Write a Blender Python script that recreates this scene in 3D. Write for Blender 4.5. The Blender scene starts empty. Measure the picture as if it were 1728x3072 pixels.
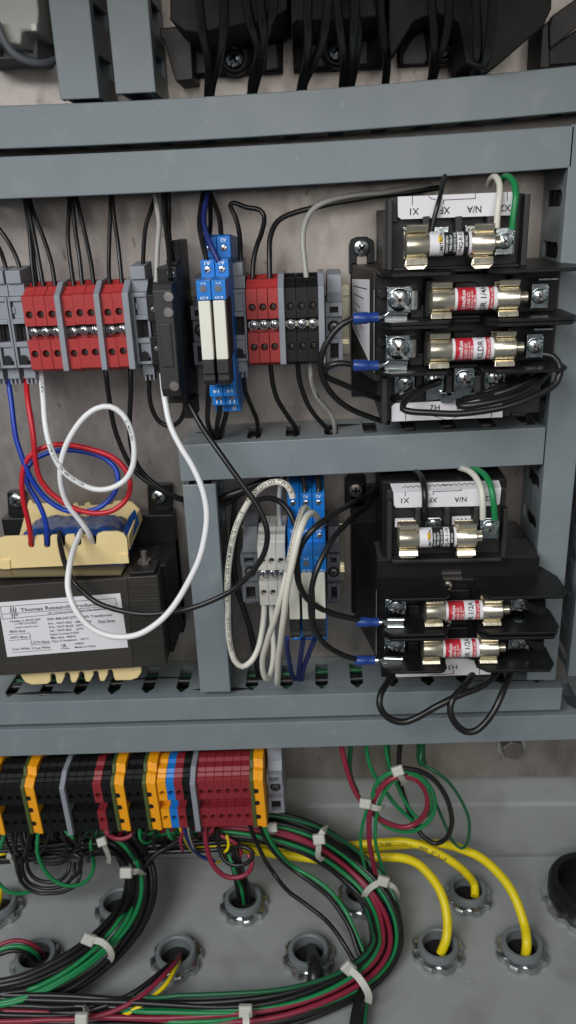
import bpy, bmesh, math, random
from math import radians, sin, cos, pi, sqrt
from mathutils import Vector, Matrix
random.seed(7)
scene = bpy.context.scene
COL = scene.collection

# ------------------------------------------------------------------ camera
# units below are millimetres; x right, d out of the back plate, z up
MM = 0.001
FPX, CXP, CYP = 2400.0, 864.0, 1536.0
PITCH, YAW, ROLL, CAMD = radians(20.7), radians(2.5), radians(2.2), 427.0
_f = Vector((-sin(YAW)*cos(PITCH), cos(YAW)*cos(PITCH), -sin(PITCH)))
_r = Vector((cos(YAW), sin(YAW), 0)); _u = _r.cross(_f)
CR = _r*cos(ROLL) - _u*sin(ROLL); CU = _r*sin(ROLL) + _u*cos(ROLL); CF = _f
cam = bpy.data.cameras.new('camera'); camo = bpy.data.objects.new('camera', cam); COL.objects.link(camo)
camo.matrix_world = Matrix(((CR.x, CU.x, -CF.x, 0), (CR.y, CU.y, -CF.y, -CAMD*MM), (CR.z, CU.z, -CF.z, 0), (0, 0, 0, 1)))
cam.sensor_fit = 'VERTICAL'; cam.sensor_height = 36.0; cam.sensor_width = 20.25
cam.lens = 36.0*FPX/3072.0; cam.clip_start = 0.01; cam.clip_end = 20
cam.dof.use_dof = True; cam.dof.focus_distance = 0.375; cam.dof.aperture_fstop = 14
scene.camera = camo

# ------------------------------------------------------------------ light
w = bpy.data.worlds.new('World'); scene.world = w; w.use_nodes = True
bg = w.node_tree.nodes['Background']; bg.inputs[0].default_value = (0.80, 0.90, 1.0, 1); bg.inputs[1].default_value = 0.105
def area(name, loc, target, sx, sy, power, col):
    l = bpy.data.lights.new(name, 'AREA'); l.shape = 'RECTANGLE'; l.size = sx; l.size_y = sy; l.energy = power; l.color = col
    o = bpy.data.objects.new(name, l); COL.objects.link(o); o.location = loc
    o.rotation_euler = (Vector(target)-Vector(loc)).to_track_quat('-Z', 'Y').to_euler(); return o
area('window_light', (-0.46, -0.80, 0.44), (-0.05, 0, -0.12), 0.55, 0.40, 8.2, (0.96, 0.98, 1.0))
area('fill_light', (0.06, -0.80, 0.14), (0.04, 0, -0.10), 0.42, 0.26, 1.7, (1.0, 0.97, 0.92))  # secondary fill, added for highlights on the fuses and clips
vs = scene.view_settings
vs.view_transform = 'Standard'; vs.look = 'None'; vs.gamma = 1; vs.exposure = -0.12; vs.use_curve_mapping = False

# ------------------------------------------------------------------ helpers
def ray(u, v): return CR*((u-CXP)/FPX) - CU*((v-CYP)/FPX) + CF
def P(u, v, d):
    q = ray(u, v); t = (CAMD-d)/q.y; return (q.x*t, d, q.z*t)
FLOOR = -419.0
def PZ(u, v, h):
    q = ray(u, v); t = (FLOOR+h)/q.z; return (q.x*t, CAMD-q.y*t, FLOOR+h)
def zm(x0, y0, wd):
    k = wd/1449.0
    return lambda x, y: (x0+x*k, y0+y*k)
ZD = zm(0, 0, 1728)                                  # whole picture
Z1 = zm(0, 550, 600); Z2 = zm(400, 550, 700); Z3 = zm(1000, 500, 728); Z4 = zm(0, 1150, 640); Z5 = zm(500, 1380, 600)
Z6 = zm(950, 800, 778); Z7 = zm(1000, 1350, 728); Z8 = zm(1000, 1700, 728); Z9 = zm(0, 1650, 640); Z10 = zm(0, 2200, 864)
Z11 = zm(600, 2200, 600); Z12 = zm(1050, 2200, 678); Z13 = zm(1100, 520, 628); Z14 = zm(1020, 1400, 708); Z15 = zm(0, 1750, 440)
Z16 = zm(0, 2440, 500); Z17 = zm(700, 2500, 600); Z18 = zm(480, 0, 720); Z19 = zm(1100, 0, 628); Z20 = zm(0, 0, 900)
Z21 = zm(0, 2450, 864)
def pt(Z, p):
    if len(p) == 4: return PZ(*Z(p[0], p[1]), p[3])
    return P(*Z(p[0], p[1]), p[2])

def lin(h): return tuple(((c/255)/12.92 if c/255 <= 0.04045 else ((c/255+0.055)/1.055)**2.4) for c in h)
MATS = {}
def mat(name, rgb, rough=0.45, metal=0.0, var=0.12, scale=500, bump=0.05, spec=0.5, stretch=None, rvar=0.1, bscale=None, trans=0.0, wear=None, specks=None):
    m = bpy.data.materials.new(name); m.use_nodes = True; nt = m.node_tree; N = nt.nodes; L = nt.links
    b = N['Principled BSDF']; c = lin(rgb)
    tc = N.new('ShaderNodeTexCoord'); mp = N.new('ShaderNodeMapping'); L.new(tc.outputs['Object'], mp.inputs[0])
    if stretch: mp.inputs['Scale'].default_value = stretch
    nz = N.new('ShaderNodeTexNoise'); nz.inputs['Scale'].default_value = scale; nz.inputs['Detail'].default_value = 5; L.new(mp.outputs[0], nz.inputs[0])
    mx = N.new('ShaderNodeMix'); mx.data_type = 'RGBA'
    mx.inputs[6].default_value = (*[x*(1-var) for x in c], 1); mx.inputs[7].default_value = (*[min(1, x*(1+var)+0.004*var) for x in c], 1)
    L.new(nz.outputs[0], mx.inputs[0])
    out = mx.outputs[2]
    if wear:                                            # dusty / worn patches with a shape of their own
        n2 = N.new('ShaderNodeTexNoise'); n2.inputs['Scale'].default_value = wear[2]; n2.inputs['Detail'].default_value = 8; L.new(mp.outputs[0], n2.inputs[0])
        rp = N.new('ShaderNodeValToRGB'); rp.color_ramp.elements[0].position = wear[1]; rp.color_ramp.elements[1].position = min(1, wear[1]+0.22); L.new(n2.outputs[0], rp.inputs[0])
        m2 = N.new('ShaderNodeMix'); m2.data_type = 'RGBA'; L.new(rp.outputs[0], m2.inputs[0]); L.new(out, m2.inputs[6]); m2.inputs[7].default_value = (*lin(wear[0]), 1); out = m2.outputs[2]
    if specks:                                          # dust grains, small scuffs
        n4 = N.new('ShaderNodeTexNoise'); n4.inputs['Scale'].default_value = specks[0]; n4.inputs['Detail'].default_value = 3; L.new(mp.outputs[0], n4.inputs[0])
        r4 = N.new('ShaderNodeValToRGB'); r4.color_ramp.elements[0].position = specks[1]; r4.color_ramp.elements[1].position = specks[1]+0.05; L.new(n4.outputs[0], r4.inputs[0])
        m4 = N.new('ShaderNodeMix'); m4.data_type = 'RGBA'; L.new(r4.outputs[0], m4.inputs[0]); L.new(out, m4.inputs[6]); m4.inputs[7].default_value = (*lin(specks[2]), 1); out = m4.outputs[2]
    L.new(out, b.inputs['Base Color'])
    mr = N.new('ShaderNodeMapRange'); mr.inputs[3].default_value = max(0.03, rough-rvar); mr.inputs[4].default_value = min(1, rough+rvar)
    L.new(nz.outputs[0], mr.inputs[0]); L.new(mr.outputs[0], b.inputs['Roughness'])
    b.inputs['Metallic'].default_value = metal; b.inputs['Specular IOR Level'].default_value = spec
    if trans: b.inputs['Transmission Weight'].default_value = trans
    if bump:
        n3 = N.new('ShaderNodeTexNoise'); n3.inputs['Scale'].default_value = bscale or scale*2; n3.inputs['Detail'].default_value = 4; L.new(mp.outputs[0], n3.inputs[0])
        bp = N.new('ShaderNodeBump'); bp.inputs['Strength'].default_value = bump; bp.inputs['Distance'].default_value = 0.0005
        L.new(n3.outputs[0], bp.inputs['Height']); L.new(bp.outputs[0], b.inputs['Normal'])
    MATS[name] = m; return m
mat('duct', (128, 137, 141), 0.40, rvar=0.16, var=0.07, scale=60, bump=0.14, bscale=1500, wear=((142, 149, 151), 0.60, 70), specks=(150, 0.70, (150, 154, 154)))
mat('plate', (172, 164, 158), 0.44, metal=0.72, var=0.14, scale=240, bump=0.16, bscale=420, rvar=0.10, stretch=(1, 1, 0.55), wear=((140, 131, 126), 0.50, 60), specks=(300, 0.68, (138, 130, 125)))
mat('enclosure', (157, 160, 159), 0.42, var=0.05, scale=40, bump=0.08, bscale=700, wear=((138, 140, 138), 0.53, 32), specks=(260, 0.715, (176, 178, 174)))
mat('black_plastic', (22, 22, 23), 0.42, spec=0.35, var=0.2, scale=150, bump=0.10, bscale=900, wear=((48, 47, 46), 0.60, 60))
mat('black_matte', (22, 22, 23), 0.62, spec=0.2, var=0.2, scale=150, bump=0.10, bscale=900)
mat('black_rough', (46, 45, 45), 0.55, var=0.2, scale=200, bump=0.15, bscale=900)
mat('black_wire', (27, 26, 26), 0.36, var=0.15, scale=120, bump=0.05)
mat('red_plastic', (172, 50, 50), 0.48, var=0.10, scale=200, bump=0.08)
mat('dark_red_plastic', (142, 40, 48), 0.5, var=0.10, scale=200, bump=0.08)
mat('grey_plastic', (142, 146, 154), 0.5, var=0.06, scale=200, bump=0.08)
mat('dark_grey_plastic', (104, 107, 112), 0.5, var=0.08, scale=200, bump=0.08)
mat('blue_plastic', (22, 122, 208), 0.42, var=0.08, scale=200, bump=0.06)
mat('white_plastic', (232, 230, 216), 0.45, var=0.04, scale=150, bump=0.04)
mat('terminal_white', (206, 202, 192), 0.5, var=0.05, scale=150, bump=0.06)
mat('yellow_plastic', (250, 168, 22), 0.45, var=0.06, scale=200, bump=0.05)
mat('green_plastic', (78, 92, 44), 0.5, var=0.1, scale=200, bump=0.05)
mat('cream', (238, 214, 156), 0.6, var=0.10, scale=70, bump=0.10, wear=((214, 176, 112), 0.60, 60))
mat('tape', (26, 66, 128), 0.30, var=0.25, scale=60, bump=0.5, bscale=90)
mat('paper', (234, 231, 234), 0.5, var=0.03, scale=80, bump=0.03)
mat('ink', (26, 25, 28), 0.6, var=0.0, bump=0)
mat('print_white', (236, 240, 240), 0.6, var=0.0, bump=0)
mat('print_red', (196, 44, 58), 0.45, var=0.05, bump=0)
mat('print_yellow', (240, 200, 30), 0.5, var=0.05, bump=0)
mat('steel', (214, 216, 218), 0.24, metal=1.0, var=0.10, scale=600, bump=0.10, rvar=0.12)
mat('zinc', (206, 214, 216), 0.20, metal=1.0, var=0.12, scale=300, bump=0.12, rvar=0.12)
mat('brass', (244, 235, 212), 0.27, metal=0.92, var=0.08, scale=300, bump=0.06, rvar=0.10)
mat('copper', (200, 110, 70), 0.3, metal=1.0, var=0.1)
mat('rail', (206, 200, 176), 0.3, metal=1.0, var=0.08, scale=200, bump=0.05)
mat('hole', (22, 19, 18), 0.7, var=0.1, bump=0)  # near-black standing in for the shade in holes, slots and recesses
mat('hole_red_shade', (70, 22, 20), 0.7, var=0.1, bump=0)  # red plastic darkened in colour as shade at the hole bottoms
mat('screw_shaded', (92, 84, 78), 0.5, metal=0.6, var=0.2, scale=600, bump=0.1)  # metal darkened to paint in the dimness down the terminal holes
mat('screw_dull', (138, 132, 128), 0.45, metal=0.8, var=0.2, scale=600, bump=0.1)
mat('core', (52, 48, 43), 0.42, var=0.25, scale=90, bump=0.6, bscale=120, stretch=(0.25, 0.25, 14), wear=((58, 54, 48), 0.58, 20))
mat('core_black', (22, 22, 23), 0.40, var=0.2, scale=90, bump=0.1, bscale=300)
mat('core_face', (62, 58, 54), 0.42, var=0.15, scale=60, bump=0.08, bscale=400, wear=((62, 59, 56), 0.58, 30))
mat('varnish', (96, 88, 70), 0.25, var=0.2, scale=60, bump=0.2, bscale=120)
mat('nut_metal', (186, 190, 188), 0.22, metal=0.95, var=0.2, scale=150, bump=0.15)
mat('throat', (112, 118, 120), 0.42, var=0.1, scale=150, bump=0.05)
mat('nylon', (214, 214, 204), 0.45, var=0.04, scale=150, bump=0.05, trans=0.15)
mat('white_wire', (236, 236, 236), 0.36, var=0.03, bump=0.03)
mat('ivory_wire', (222, 218, 204), 0.4, var=0.04, bump=0.03)
mat('grey_wire', (170, 168, 162), 0.42, var=0.05, bump=0.03)
mat('red_wire', (196, 32, 44), 0.36, var=0.08, bump=0.03)
mat('blue_wire', (24, 62, 170), 0.36, var=0.08, bump=0.03)
mat('navy_wire', (36, 48, 112), 0.4, var=0.08, bump=0.03)
mat('green_wire', (30, 132, 76), 0.36, var=0.08, bump=0.03)
mat('dark_green_wire', (24, 92, 58), 0.4, var=0.08, bump=0.03)
mat('maroon_wire', (140, 38, 60), 0.4, var=0.08, bump=0.03)
mat('yellow_wire', (238, 214, 18), 0.40, var=0.06, bump=0.03, wear=((200, 170, 20), 0.62, 40))
mat('crimp_blue', (40, 74, 150), 0.3, var=0.1, bump=0.05, trans=0.2)

class MB:
    def __init__(s): s.v = []; s.f = []; s.m = []
    def add(s, vs, fs, m=0):
        o = len(s.v); s.v += [tuple(p) for p in vs]; s.f += [tuple(i+o for i in f) for f in fs]; s.m += [m]*len(fs); return s
    def box(s, x0, x1, d0, d1, z0, z1, m=0):
        return s.add([(x, d, z) for x in (x0, x1) for d in (d0, d1) for z in (z0, z1)],
                     [(0, 1, 3, 2), (4, 6, 7, 5), (0, 4, 5, 1), (2, 3, 7, 6), (0, 2, 6, 4), (1, 5, 7, 3)], m)
    def prism(s, pts, vec, m=0):
        n = len(pts); b = [tuple(p[i]+vec[i] for i in range(3)) for p in pts]
        return s.add(list(pts)+b, [tuple(range(n)), tuple(range(2*n-1, n-1, -1))]+[(i, (i+1) % n, n+(i+1) % n, n+i) for i in range(n)], m)
    def slab(s, Z, pts, d1, d0, m=0):                  # outline read at depth d1, straight back to d0
        return s.prism([P(*Z(*p), d1) for p in pts], (0, d0-d1, 0), m)
    def xprism(s, prof, x0, x1, m=0):                  # prof: (d, z)
        return s.prism([(x0, d, z) for d, z in prof], (x1-x0, 0, 0), m)
    def zprism(s, prof, z0, z1, m=0):                  # prof: (x, d)
        return s.prism([(x, d, z0) for x, d in prof], (0, 0, z1-z0), m)
    def cyl(s, p0, p1, r0, r1=None, n=16, m=0, cap0=True, cap1=True):
        r1 = r0 if r1 is None else r1
        a = Vector(p0); b = Vector(p1); t = (b-a).normalized(); e = t.orthogonal().normalized(); g = t.cross(e)
        vs = []
        for c, r in ((a, r0), (b, r1)):
            for i in range(n): vs.append(c+(e*cos(2*pi*i/n)+g*sin(2*pi*i/n))*r)
        fs = [(i, (i+1) % n, n+(i+1) % n, n+i) for i in range(n)]
        if cap0: fs.append(tuple(range(n-1, -1, -1)))
        if cap1: fs.append(tuple(range(n, 2*n)))
        return s.add(vs, fs, m)
    def lathe(s, c, axis, prof, n=20, m=0):            # prof: (r, h) along axis
        t = Vector(axis).normalized(); e = t.orthogonal().normalized(); g = t.cross(e); c = Vector(c); vs = []; fs = []
        for r, h in prof:
            for i in range(n): vs.append(c+t*h+(e*cos(2*pi*i/n)+g*sin(2*pi*i/n))*max(r, 0.001))
        for k in range(len(prof)-1):
            for i in range(n): fs.append((k*n+i, k*n+(i+1) % n, (k+1)*n+(i+1) % n, (k+1)*n+i))
        fs.append(tuple(range(n-1, -1, -1))); fs.append(tuple(range((len(prof)-1)*n, len(prof)*n)))
        return s.add(vs, fs, m)
    def tube(s, pts, r, n=8, m=0, flat=None):
        fr = frames(pts); vs = []; fs = []; k = len(pts)
        for i, (c, t, e, g) in enumerate(fr):
            rr = r[i] if isinstance(r, list) else r
            for j in range(n):
                a = 2*pi*j/n; vs.append(c+e*cos(a)*rr+g*sin(a)*rr)
        for i in range(k-1):
            for j in range(n): fs.append((i*n+j, i*n+(j+1) % n, (i+1)*n+(j+1) % n, (i+1)*n+j))
        fs.append(tuple(range(n-1, -1, -1))); fs.append(tuple(range((k-1)*n, k*n)))
        return s.add(vs, fs, m)
    def holeplate(s, x0, x1, z0, z1, d, cx, cz, r, deep, n=16, m=0, mh=1):   # front plate with a sunk round hole
        ang = [2*pi*i/n for i in range(n)]; ci = []; ou = []
        for a in ang:
            dx, dz = cos(a), sin(a); ci.append((cx+r*dx, d, cz+r*dz))
            t = min(((x1-cx)/dx if dx > 1e-6 else (x0-cx)/dx if dx < -1e-6 else 1e9), ((z1-cz)/dz if dz > 1e-6 else (z0-cz)/dz if dz < -1e-6 else 1e9))
            ou.append((cx+t*dx, d, cz+t*dz))
        cor = {}
        vs = ci+ou; fs = [(i, (i+1) % n, n+(i+1) % n, n+i) for i in range(n)]
        for (X, Zc) in ((x0, z0), (x1, z0), (x1, z1), (x0, z1)):
            a = math.atan2(Zc-cz, X-cx) % (2*pi); i = int(a/(2*pi/n)) % n
            vs.append((X, d, Zc)); fs.append((n+i, n+(i+1) % n, len(vs)-1))
        s.add(vs, fs, m)
        back = [(x, d-deep, z) for x, _, z in ci]
        s.add(ci+back, [(i, n+i, n+(i+1) % n, (i+1) % n) for i in range(n)], m)
        s.add(back, [tuple(range(n))], mh); return s
    def build(s, name, mats, parent=None, bevel=0.0, smooth=False, origin=None, ang=35):
        if isinstance(mats, str): mats = [mats]
        if parent is not None: o = ORG[parent]
        elif origin is not None: o = origin
        else:
            o = (sum(v[0] for v in s.v)/len(s.v), min(v[1] for v in s.v), sum(v[2] for v in s.v)/len(s.v))
        me = bpy.data.meshes.new(name)
        me.from_pydata([((x-o[0])*MM, -(d-o[1])*MM, (z-o[2])*MM) for x, d, z in s.v], [], s.f)
        for mm in mats: me.materials.append(MATS[mm])
        me.polygons.foreach_set('material_index', s.m)
        bm = bmesh.new(); bm.from_mesh(me); bmesh.ops.recalc_face_normals(bm, faces=bm.faces[:]); bm.to_mesh(me); bm.free()
        if smooth:
            me.polygons.foreach_set('use_smooth', [True]*len(me.polygons)); me.set_sharp_from_angle(angle=radians(ang))
        ob = bpy.data.objects.new(name, me); COL.objects.link(ob)
        if parent is not None: ob.parent = parent
        else: ob.location = (o[0]*MM, -o[1]*MM, o[2]*MM)
        ORG[ob] = o if parent is None else ORG[parent]
        if parent is not None and parent.type == 'MESH': pass
        if bevel:
            b = ob.modifiers.new('bevel', 'BEVEL'); b.width = bevel*MM; b.segments = 2; b.limit_method = 'ANGLE'; b.angle_limit = radians(40)
        return ob
ORG = {}
def tag(o, label, cat, group=None):
    o['label'] = label; o['category'] = cat
    if group: o['group'] = group
    return o
def thing(name, label, cat, org, group=None):
    o = bpy.data.objects.new(name, None); COL.objects.link(o); o.location = (org[0]*MM, -org[1]*MM, org[2]*MM); o.empty_display_size = 0.005
    ORG[o] = org; return tag(o, label, cat, group)
def dup(root, org, label, group=None, roty=0.0):
    r = root.copy(); COL.objects.link(r); r.location = (org[0]*MM, -org[1]*MM, org[2]*MM); r.rotation_euler = (0, roty, 0); ORG[r] = org
    r['label'] = label
    if group: r['group'] = group
    elif 'group' in r: del r['group']
    for ch in list(root.children):
        c = ch.copy(); COL.objects.link(c); c.parent = r
        for g in list(ch.children):
            d = g.copy(); COL.objects.link(d); d.parent = c
    return r
def frames(pts):
    P_ = [Vector(p) for p in pts]; n = len(P_); T = []
    for i in range(n): T.append((P_[min(i+1, n-1)]-P_[max(i-1, 0)]).normalized())
    e = T[0].orthogonal().normalized(); out = []
    for i in range(n):
        e = (e-T[i]*e.dot(T[i])).normalized(); out.append((P_[i], T[i], e, T[i].cross(e)))
    return out
def spline(pts, seg=7):
    p = [Vector(q) for q in pts]
    if len(p) == 2: return [p[0].lerp(p[1], i/4) for i in range(5)]
    p = [p[0]*2-p[1]]+p+[p[-1]*2-p[-2]]; out = []
    def tj(a, b, t): return t+max((b-a).length, 1e-4)**0.5
    for i in range(1, len(p)-2):
        a, b, c, d = p[i-1:i+3]; t0 = 0; t1 = tj(a, b, t0); t2 = tj(b, c, t1); t3 = tj(c, d, t2)
        ns = max(2, min(14, int((c-b).length/2.2)))
        for k in range(ns):
            t = t1+(t2-t1)*k/ns
            A1 = a*((t1-t)/(t1-t0))+b*((t-t0)/(t1-t0)); A2 = b*((t2-t)/(t2-t1))+c*((t-t1)/(t2-t1)); A3 = c*((t3-t)/(t3-t2))+d*((t-t2)/(t3-t2))
            B1 = A1*((t2-t)/(t2-t0))+A2*((t-t0)/(t2-t0)); B2 = A2*((t3-t)/(t3-t1))+A3*((t-t1)/(t3-t1))
            out.append(B1*((t2-t)/(t2-t1))+B2*((t-t1)/(t2-t1)))
    out.append(p[-2]); return out
# lettering -------------------------------------------------------------
TXT = {}
def glyphs(st):
    if st in TXT: return TXT[st]
    cu = bpy.data.curves.new('t', 'FONT'); cu.body = st; cu.size = 1.0; cu.resolution_u = 3; cu.offset = 0.014
    ob = bpy.data.objects.new('t', cu); COL.objects.link(ob)
    dg = bpy.context.evaluated_depsgraph_get(); me = bpy.data.meshes.new_from_object(ob.evaluated_get(dg))
    vs = [(v.co.x, v.co.y) for v in me.vertices]; fs = [tuple(p.vertices) for p in me.polygons]
    bpy.data.objects.remove(ob); bpy.data.curves.remove(cu); bpy.data.meshes.remove(me)
    x0 = min(v[0] for v in vs); x1 = max(v[0] for v in vs)
    TXT[st] = ([((x-x0)/(x1-x0), y/0.70) for x, y in vs], fs, (x1-x0)/0.70); return TXT[st]
def text_fit(mb, st, a, b, h, m=0, nrm=None, bold=False):
    """letters standing on the line a-b (points in mm), cap height h, facing out of the plate (or along nrm)"""
    vs, fs, asp = glyphs(st); A = Vector(a); X = Vector(b)-A; nv = Vector(nrm) if nrm else Vector((0, 1, 0))
    U = nv.cross(X).normalized()*(-1)
    # frame here is mirrored (d points at the viewer): up = x cross n with the sign that makes letters readable
    U = Vector((-X.z, 0, X.x)).normalized() if nrm is None else U
    mb.add([A+X*x+U*(y*h) for x, y in vs], fs, m)
def text_px(mb, Z, st, p0, p1, h, d, m=0):
    a = P(*Z(*p0), d); b = P(*Z(*p1), d); k = (Vector(b)-Vector(a)).length/max(1e-6, math.hypot(p1[0]-p0[0], p1[1]-p0[1]))
    text_fit(mb, st, a, b, h*k, m)
def line_px(mb, Z, pts, wpx, d, m=0, closed=False):
    q = [P(*Z(*p), d) for p in pts]; k = (Vector(q[1])-Vector(q[0])).length/math.hypot(pts[1][0]-pts[0][0], pts[1][1]-pts[0][1]); hw = wpx*k/2
    if closed: q.append(q[0])
    for a, b in zip(q, q[1:]):
        A = Vector(a); B = Vector(b); t = (B-A).normalized(); s = Vector((-t.z, 0, t.x))*hw; A -= t*hw; B += t*hw
        mb.add([A+s, B+s, B-s, A-s], [(0, 1, 2, 3)], m)
VIEW = Vector((0.0, 1.0, 0.45)).normalized()
def wire_text(mb, path, r, st, s0, size, m=0, tilt=0.0, rev=False):
    vs, fs, asp = glyphs(st); fr = frames(path); S = [0]
    for a, b in zip(path, path[1:]): S.append(S[-1]+(b-a).length)
    Ln = asp*size*1.05; out = []
    for x, y in vs:
        s = s0+(Ln*(1-x) if rev else Ln*x); i = 0
        while i < len(S)-2 and S[i+1] < s: i += 1
        f = min(1, max(0, (s-S[i])/(S[i+1]-S[i]))); c = path[i].lerp(path[i+1], f); t = fr[i][1].lerp(fr[i+1][1], f).normalized()
        e = (VIEW-t*VIEW.dot(t)).normalized(); g = t.cross(e)
        if rev: g = -g
        a = ((y-0.5)*size)/r+tilt; out.append(c+(e*cos(a)+g*sin(a))*(r+0.06))
    mb.add(out, fs, m)
WIRES = {}
def W(name, label, mt, Z, pts, r=1.3, group=None, text=None, n=9):
    r = r*0.80 if r < 2.6 else r*0.94
    q = [pt(Z, p) for p in pts]; path = spline(q); rw = random.Random(label); ph = [rw.uniform(0, 6.3) for _ in range(6)]; s_ = 0.0; new = []
    for i, c in enumerate(path):
        if i: s_ += (c-path[i-1]).length
        new.append(c+Vector((sin(s_/9+ph[0])+0.6*sin(s_/4.3+ph[3]), sin(s_/11+ph[1]), sin(s_/8+ph[2])+0.6*sin(s_/3.9+ph[4])))*0.16)
    path = new
    mb = MB(); mb.tube(path, r, n=n); o = mb.build(name, mt, smooth=True, origin=tuple(q[0]), ang=80)
    tag(o, label, 'wire' if 'wire' in name else 'cable', group)
    if text:
        for tx in text: tm = MB(); wire_text(tm, path, r, *tx); tm.build('lettering', 'ink', o)
    WIRES[label] = path; return o
def screw(mb, x, d, z, r, m=0, md=1, ang=0.0, cross=True, h=None, axis=(0, 1, 0)):
    h = h or r*0.5
    if not cross: h = min(h, r*0.32)
    mb.lathe((x, d, z), (0, 1, 0), [(r, 0), (r, h*0.35), (r*0.86, h*0.75), (r*0.5, h), (0, h*1.08)], 18, m)
    for a in ((ang, ang+pi/2) if cross else (ang,)):
        c, s_ = cos(a), sin(a); L_ = r*(0.55 if cross else 0.92); w_ = r*0.13
        pts = [(x+c*L_-s_*w_, d+h*(0.78 if cross else 0.55), z+s_*L_+c*w_), (x+c*L_+s_*w_, d+h*(0.78 if cross else 0.55), z+s_*L_-c*w_), (x-c*L_+s_*w_, d+h*(0.78 if cross else 0.55), z-s_*L_-c*w_), (x-c*L_-s_*w_, d+h*(0.78 if cross else 0.55), z-s_*L_+c*w_)]
        mb.prism(pts, (0, h*(0.36 if cross else 0.54), 0), md)

# ------------------------------------------------------------------ setting
def struct(o): o['kind'] = 'structure'; return o
PB = -348.0
mb = MB(); mb.box(-330, 190, -2.5, 0, PB, 260); struct(mb.build('back_plate', 'plate', bevel=0.3))
mb = MB()
mb.add([(-420, -9, 300), (230, -9, 300), (230, -9, -376), (-420, -9, -376)], [(0, 1, 2, 3)])
mb.add([(-420, -9, -376), (230, -9, -376), (230, -6.5, -377.5), (-420, -6.5, -377.5)], [(0, 1, 2, 3)])
mb.add([(-420, -6.5, -377.5), (230, -6.5, -377.5), (230, -7.5, FLOOR-40), (-420, -7.5, FLOOR-40)], [(0, 1, 2, 3)])
struct(mb.build('wall_back', 'enclosure'))
mb = MB(); mb.box(-420, 230, -5.2, 210, FLOOR-3, FLOOR); struct(mb.build('floor', 'enclosure'))
mb = MB(); mb.box(196, 199, -14, 210, FLOOR, 135); struct(mb.build('wall_right', 'enclosure'))
mb = MB(); mb.box(-420, 230, -14, 210, 135, 138); struct(mb.build('wall_top_shade', 'enclosure'))  # enclosure top out of view, added to shade the contactors

# ------------------------------------------------------------------ wire ducts
def quad3(pts):
    (x0, y0), (x1, y1), (x2, y2) = pts
    def f(x):
        return y0*(x-x1)*(x-x2)/((x0-x1)*(x0-x2))+y1*(x-x0)*(x-x2)/((x1-x0)*(x1-x2))+y2*(x-x0)*(x-x1)/((x2-x0)*(x2-x1))
    return f
def lin2(a, b): return lambda x: a[1]+(b[1]-a[1])*(x-a[0])/(b[0]-a[0])
def duct(label, axis, a0, a1, lo, hi, D=42.0, phase=0.0, pitch=20.0, slot=7.4, closed=False):
    mk = (lambda a, b, d: (a, d, b)) if axis == 'x' else (lambda a, b, d: (b, d, a))
    t = thing('wire_duct', label, 'wire duct', mk((a0+a1)/2, (lo((a0+a1)/2)+hi((a0+a1)/2))/2, 0), None)
    N_ = 14; A = [a0+(a1-a0)*i/N_ for i in range(N_+1)]
    def strip(mb, prof):                                # prof(a) -> list of (b,d), closed section swept along a
        vs = []; k = len(prof(a0))
        for a in A: vs += [mk(a, b, d) for b, d in prof(a)]
        fs = [tuple(range(k)), tuple(range(N_*k+k-1, N_*k-1, -1))]
        for i in range(N_):
            for j in range(k): fs.append((i*k+j, i*k+(j+1) % k, (i+1)*k+(j+1) % k, (i+1)*k+j))
        mb.add(vs, fs)
    m1 = MB(); strip(m1, lambda a: [(lo(a), D), (lo(a), D-6.5), (lo(a)+0.9, D-6.5), (lo(a)+0.9, D-1.4), (hi(a)-0.9, D-1.4), (hi(a)-0.9, D-6.5), (hi(a), D-6.5), (hi(a), D)])
    m1.build('cover', 'duct', t, bevel=0.5)
    m2 = MB(); strip(m2, lambda a: [(lo(a)+1.2, 0.4), (hi(a)-1.2, 0.4), (hi(a)-1.2, 2), (lo(a)+1.2, 2)]); m2.build('base', 'duct', t)
    for side in (0, 1):
        m3 = MB()
        def bb(a, k): return (lo(a)+1.1+k*1.5) if side == 0 else (hi(a)-1.1-k*1.5)
        def fing(poly):
            q0 = [mk(a, bb(a, 0), d) for a, d in poly]; q1 = [mk(a, bb(a, 1), d) for a, d in poly]; n = len(poly)
            m3.add(q0+q1, [tuple(range(n)), tuple(range(2*n-1, n-1, -1))]+[(i, (i+1) % n, n+(i+1) % n, n+i) for i in range(n)])
        fing([(a0+0.5, 0.5), (a1-0.5, 0.5), (a1-0.5, 6), (a0+0.5, 6)])
        c = phase-pitch*math.ceil((phase-a0)/pitch)-pitch
        while c < a1:
            l0, l1 = c+slot/2, c+pitch-slot/2; g = slot/2-0.9
            pl = [(l0, 5.9), (l1, 5.9), (l1, D-12.5), (l1+g, D-8.5), (l1+g, D-2), (l0-g, D-2), (l0-g, D-8.5), (l0, D-12.5)]
            pl = [(min(max(a, a0+0.5), a1-0.5), d) for a, d in pl]
            if max(a for a, _ in pl)-min(a for a, _ in pl) > 1.0: fing(pl)
            c += pitch
        m3.build('slotted_side', 'duct', t)
    return t
dA = duct('upper of the two long grey ducts crossing below the contactors', 'x', -168, 150, quad3([(-138.4, 29.7), (-5.2, 30.6), (113.3, 34.8)]), quad3([(-136, 46.8), (-5, 47.6), (112, 52.4)]), phase=-9)
dB = duct('second long grey duct directly above the red terminal row', 'x', -172, 113.4, quad3([(-141.8, 9.1), (-5.9, 9.9), (113.5, 12.7)]), quad3([(-139, 26.5), (-5.3, 27.1), (113.7, 29.5)]), phase=-4)
cst = lambda v: (lambda a: v)
duct('grey vertical duct at top left beside the pale relay corner', 'z', 48.0, 130, cst(-108.8), cst(-91.6), phase=63)
duct('grey vertical duct at top left beside the black contactors', 'z', 49.3, 130, cst(-84.4), cst(-66.9), phase=63)
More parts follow.
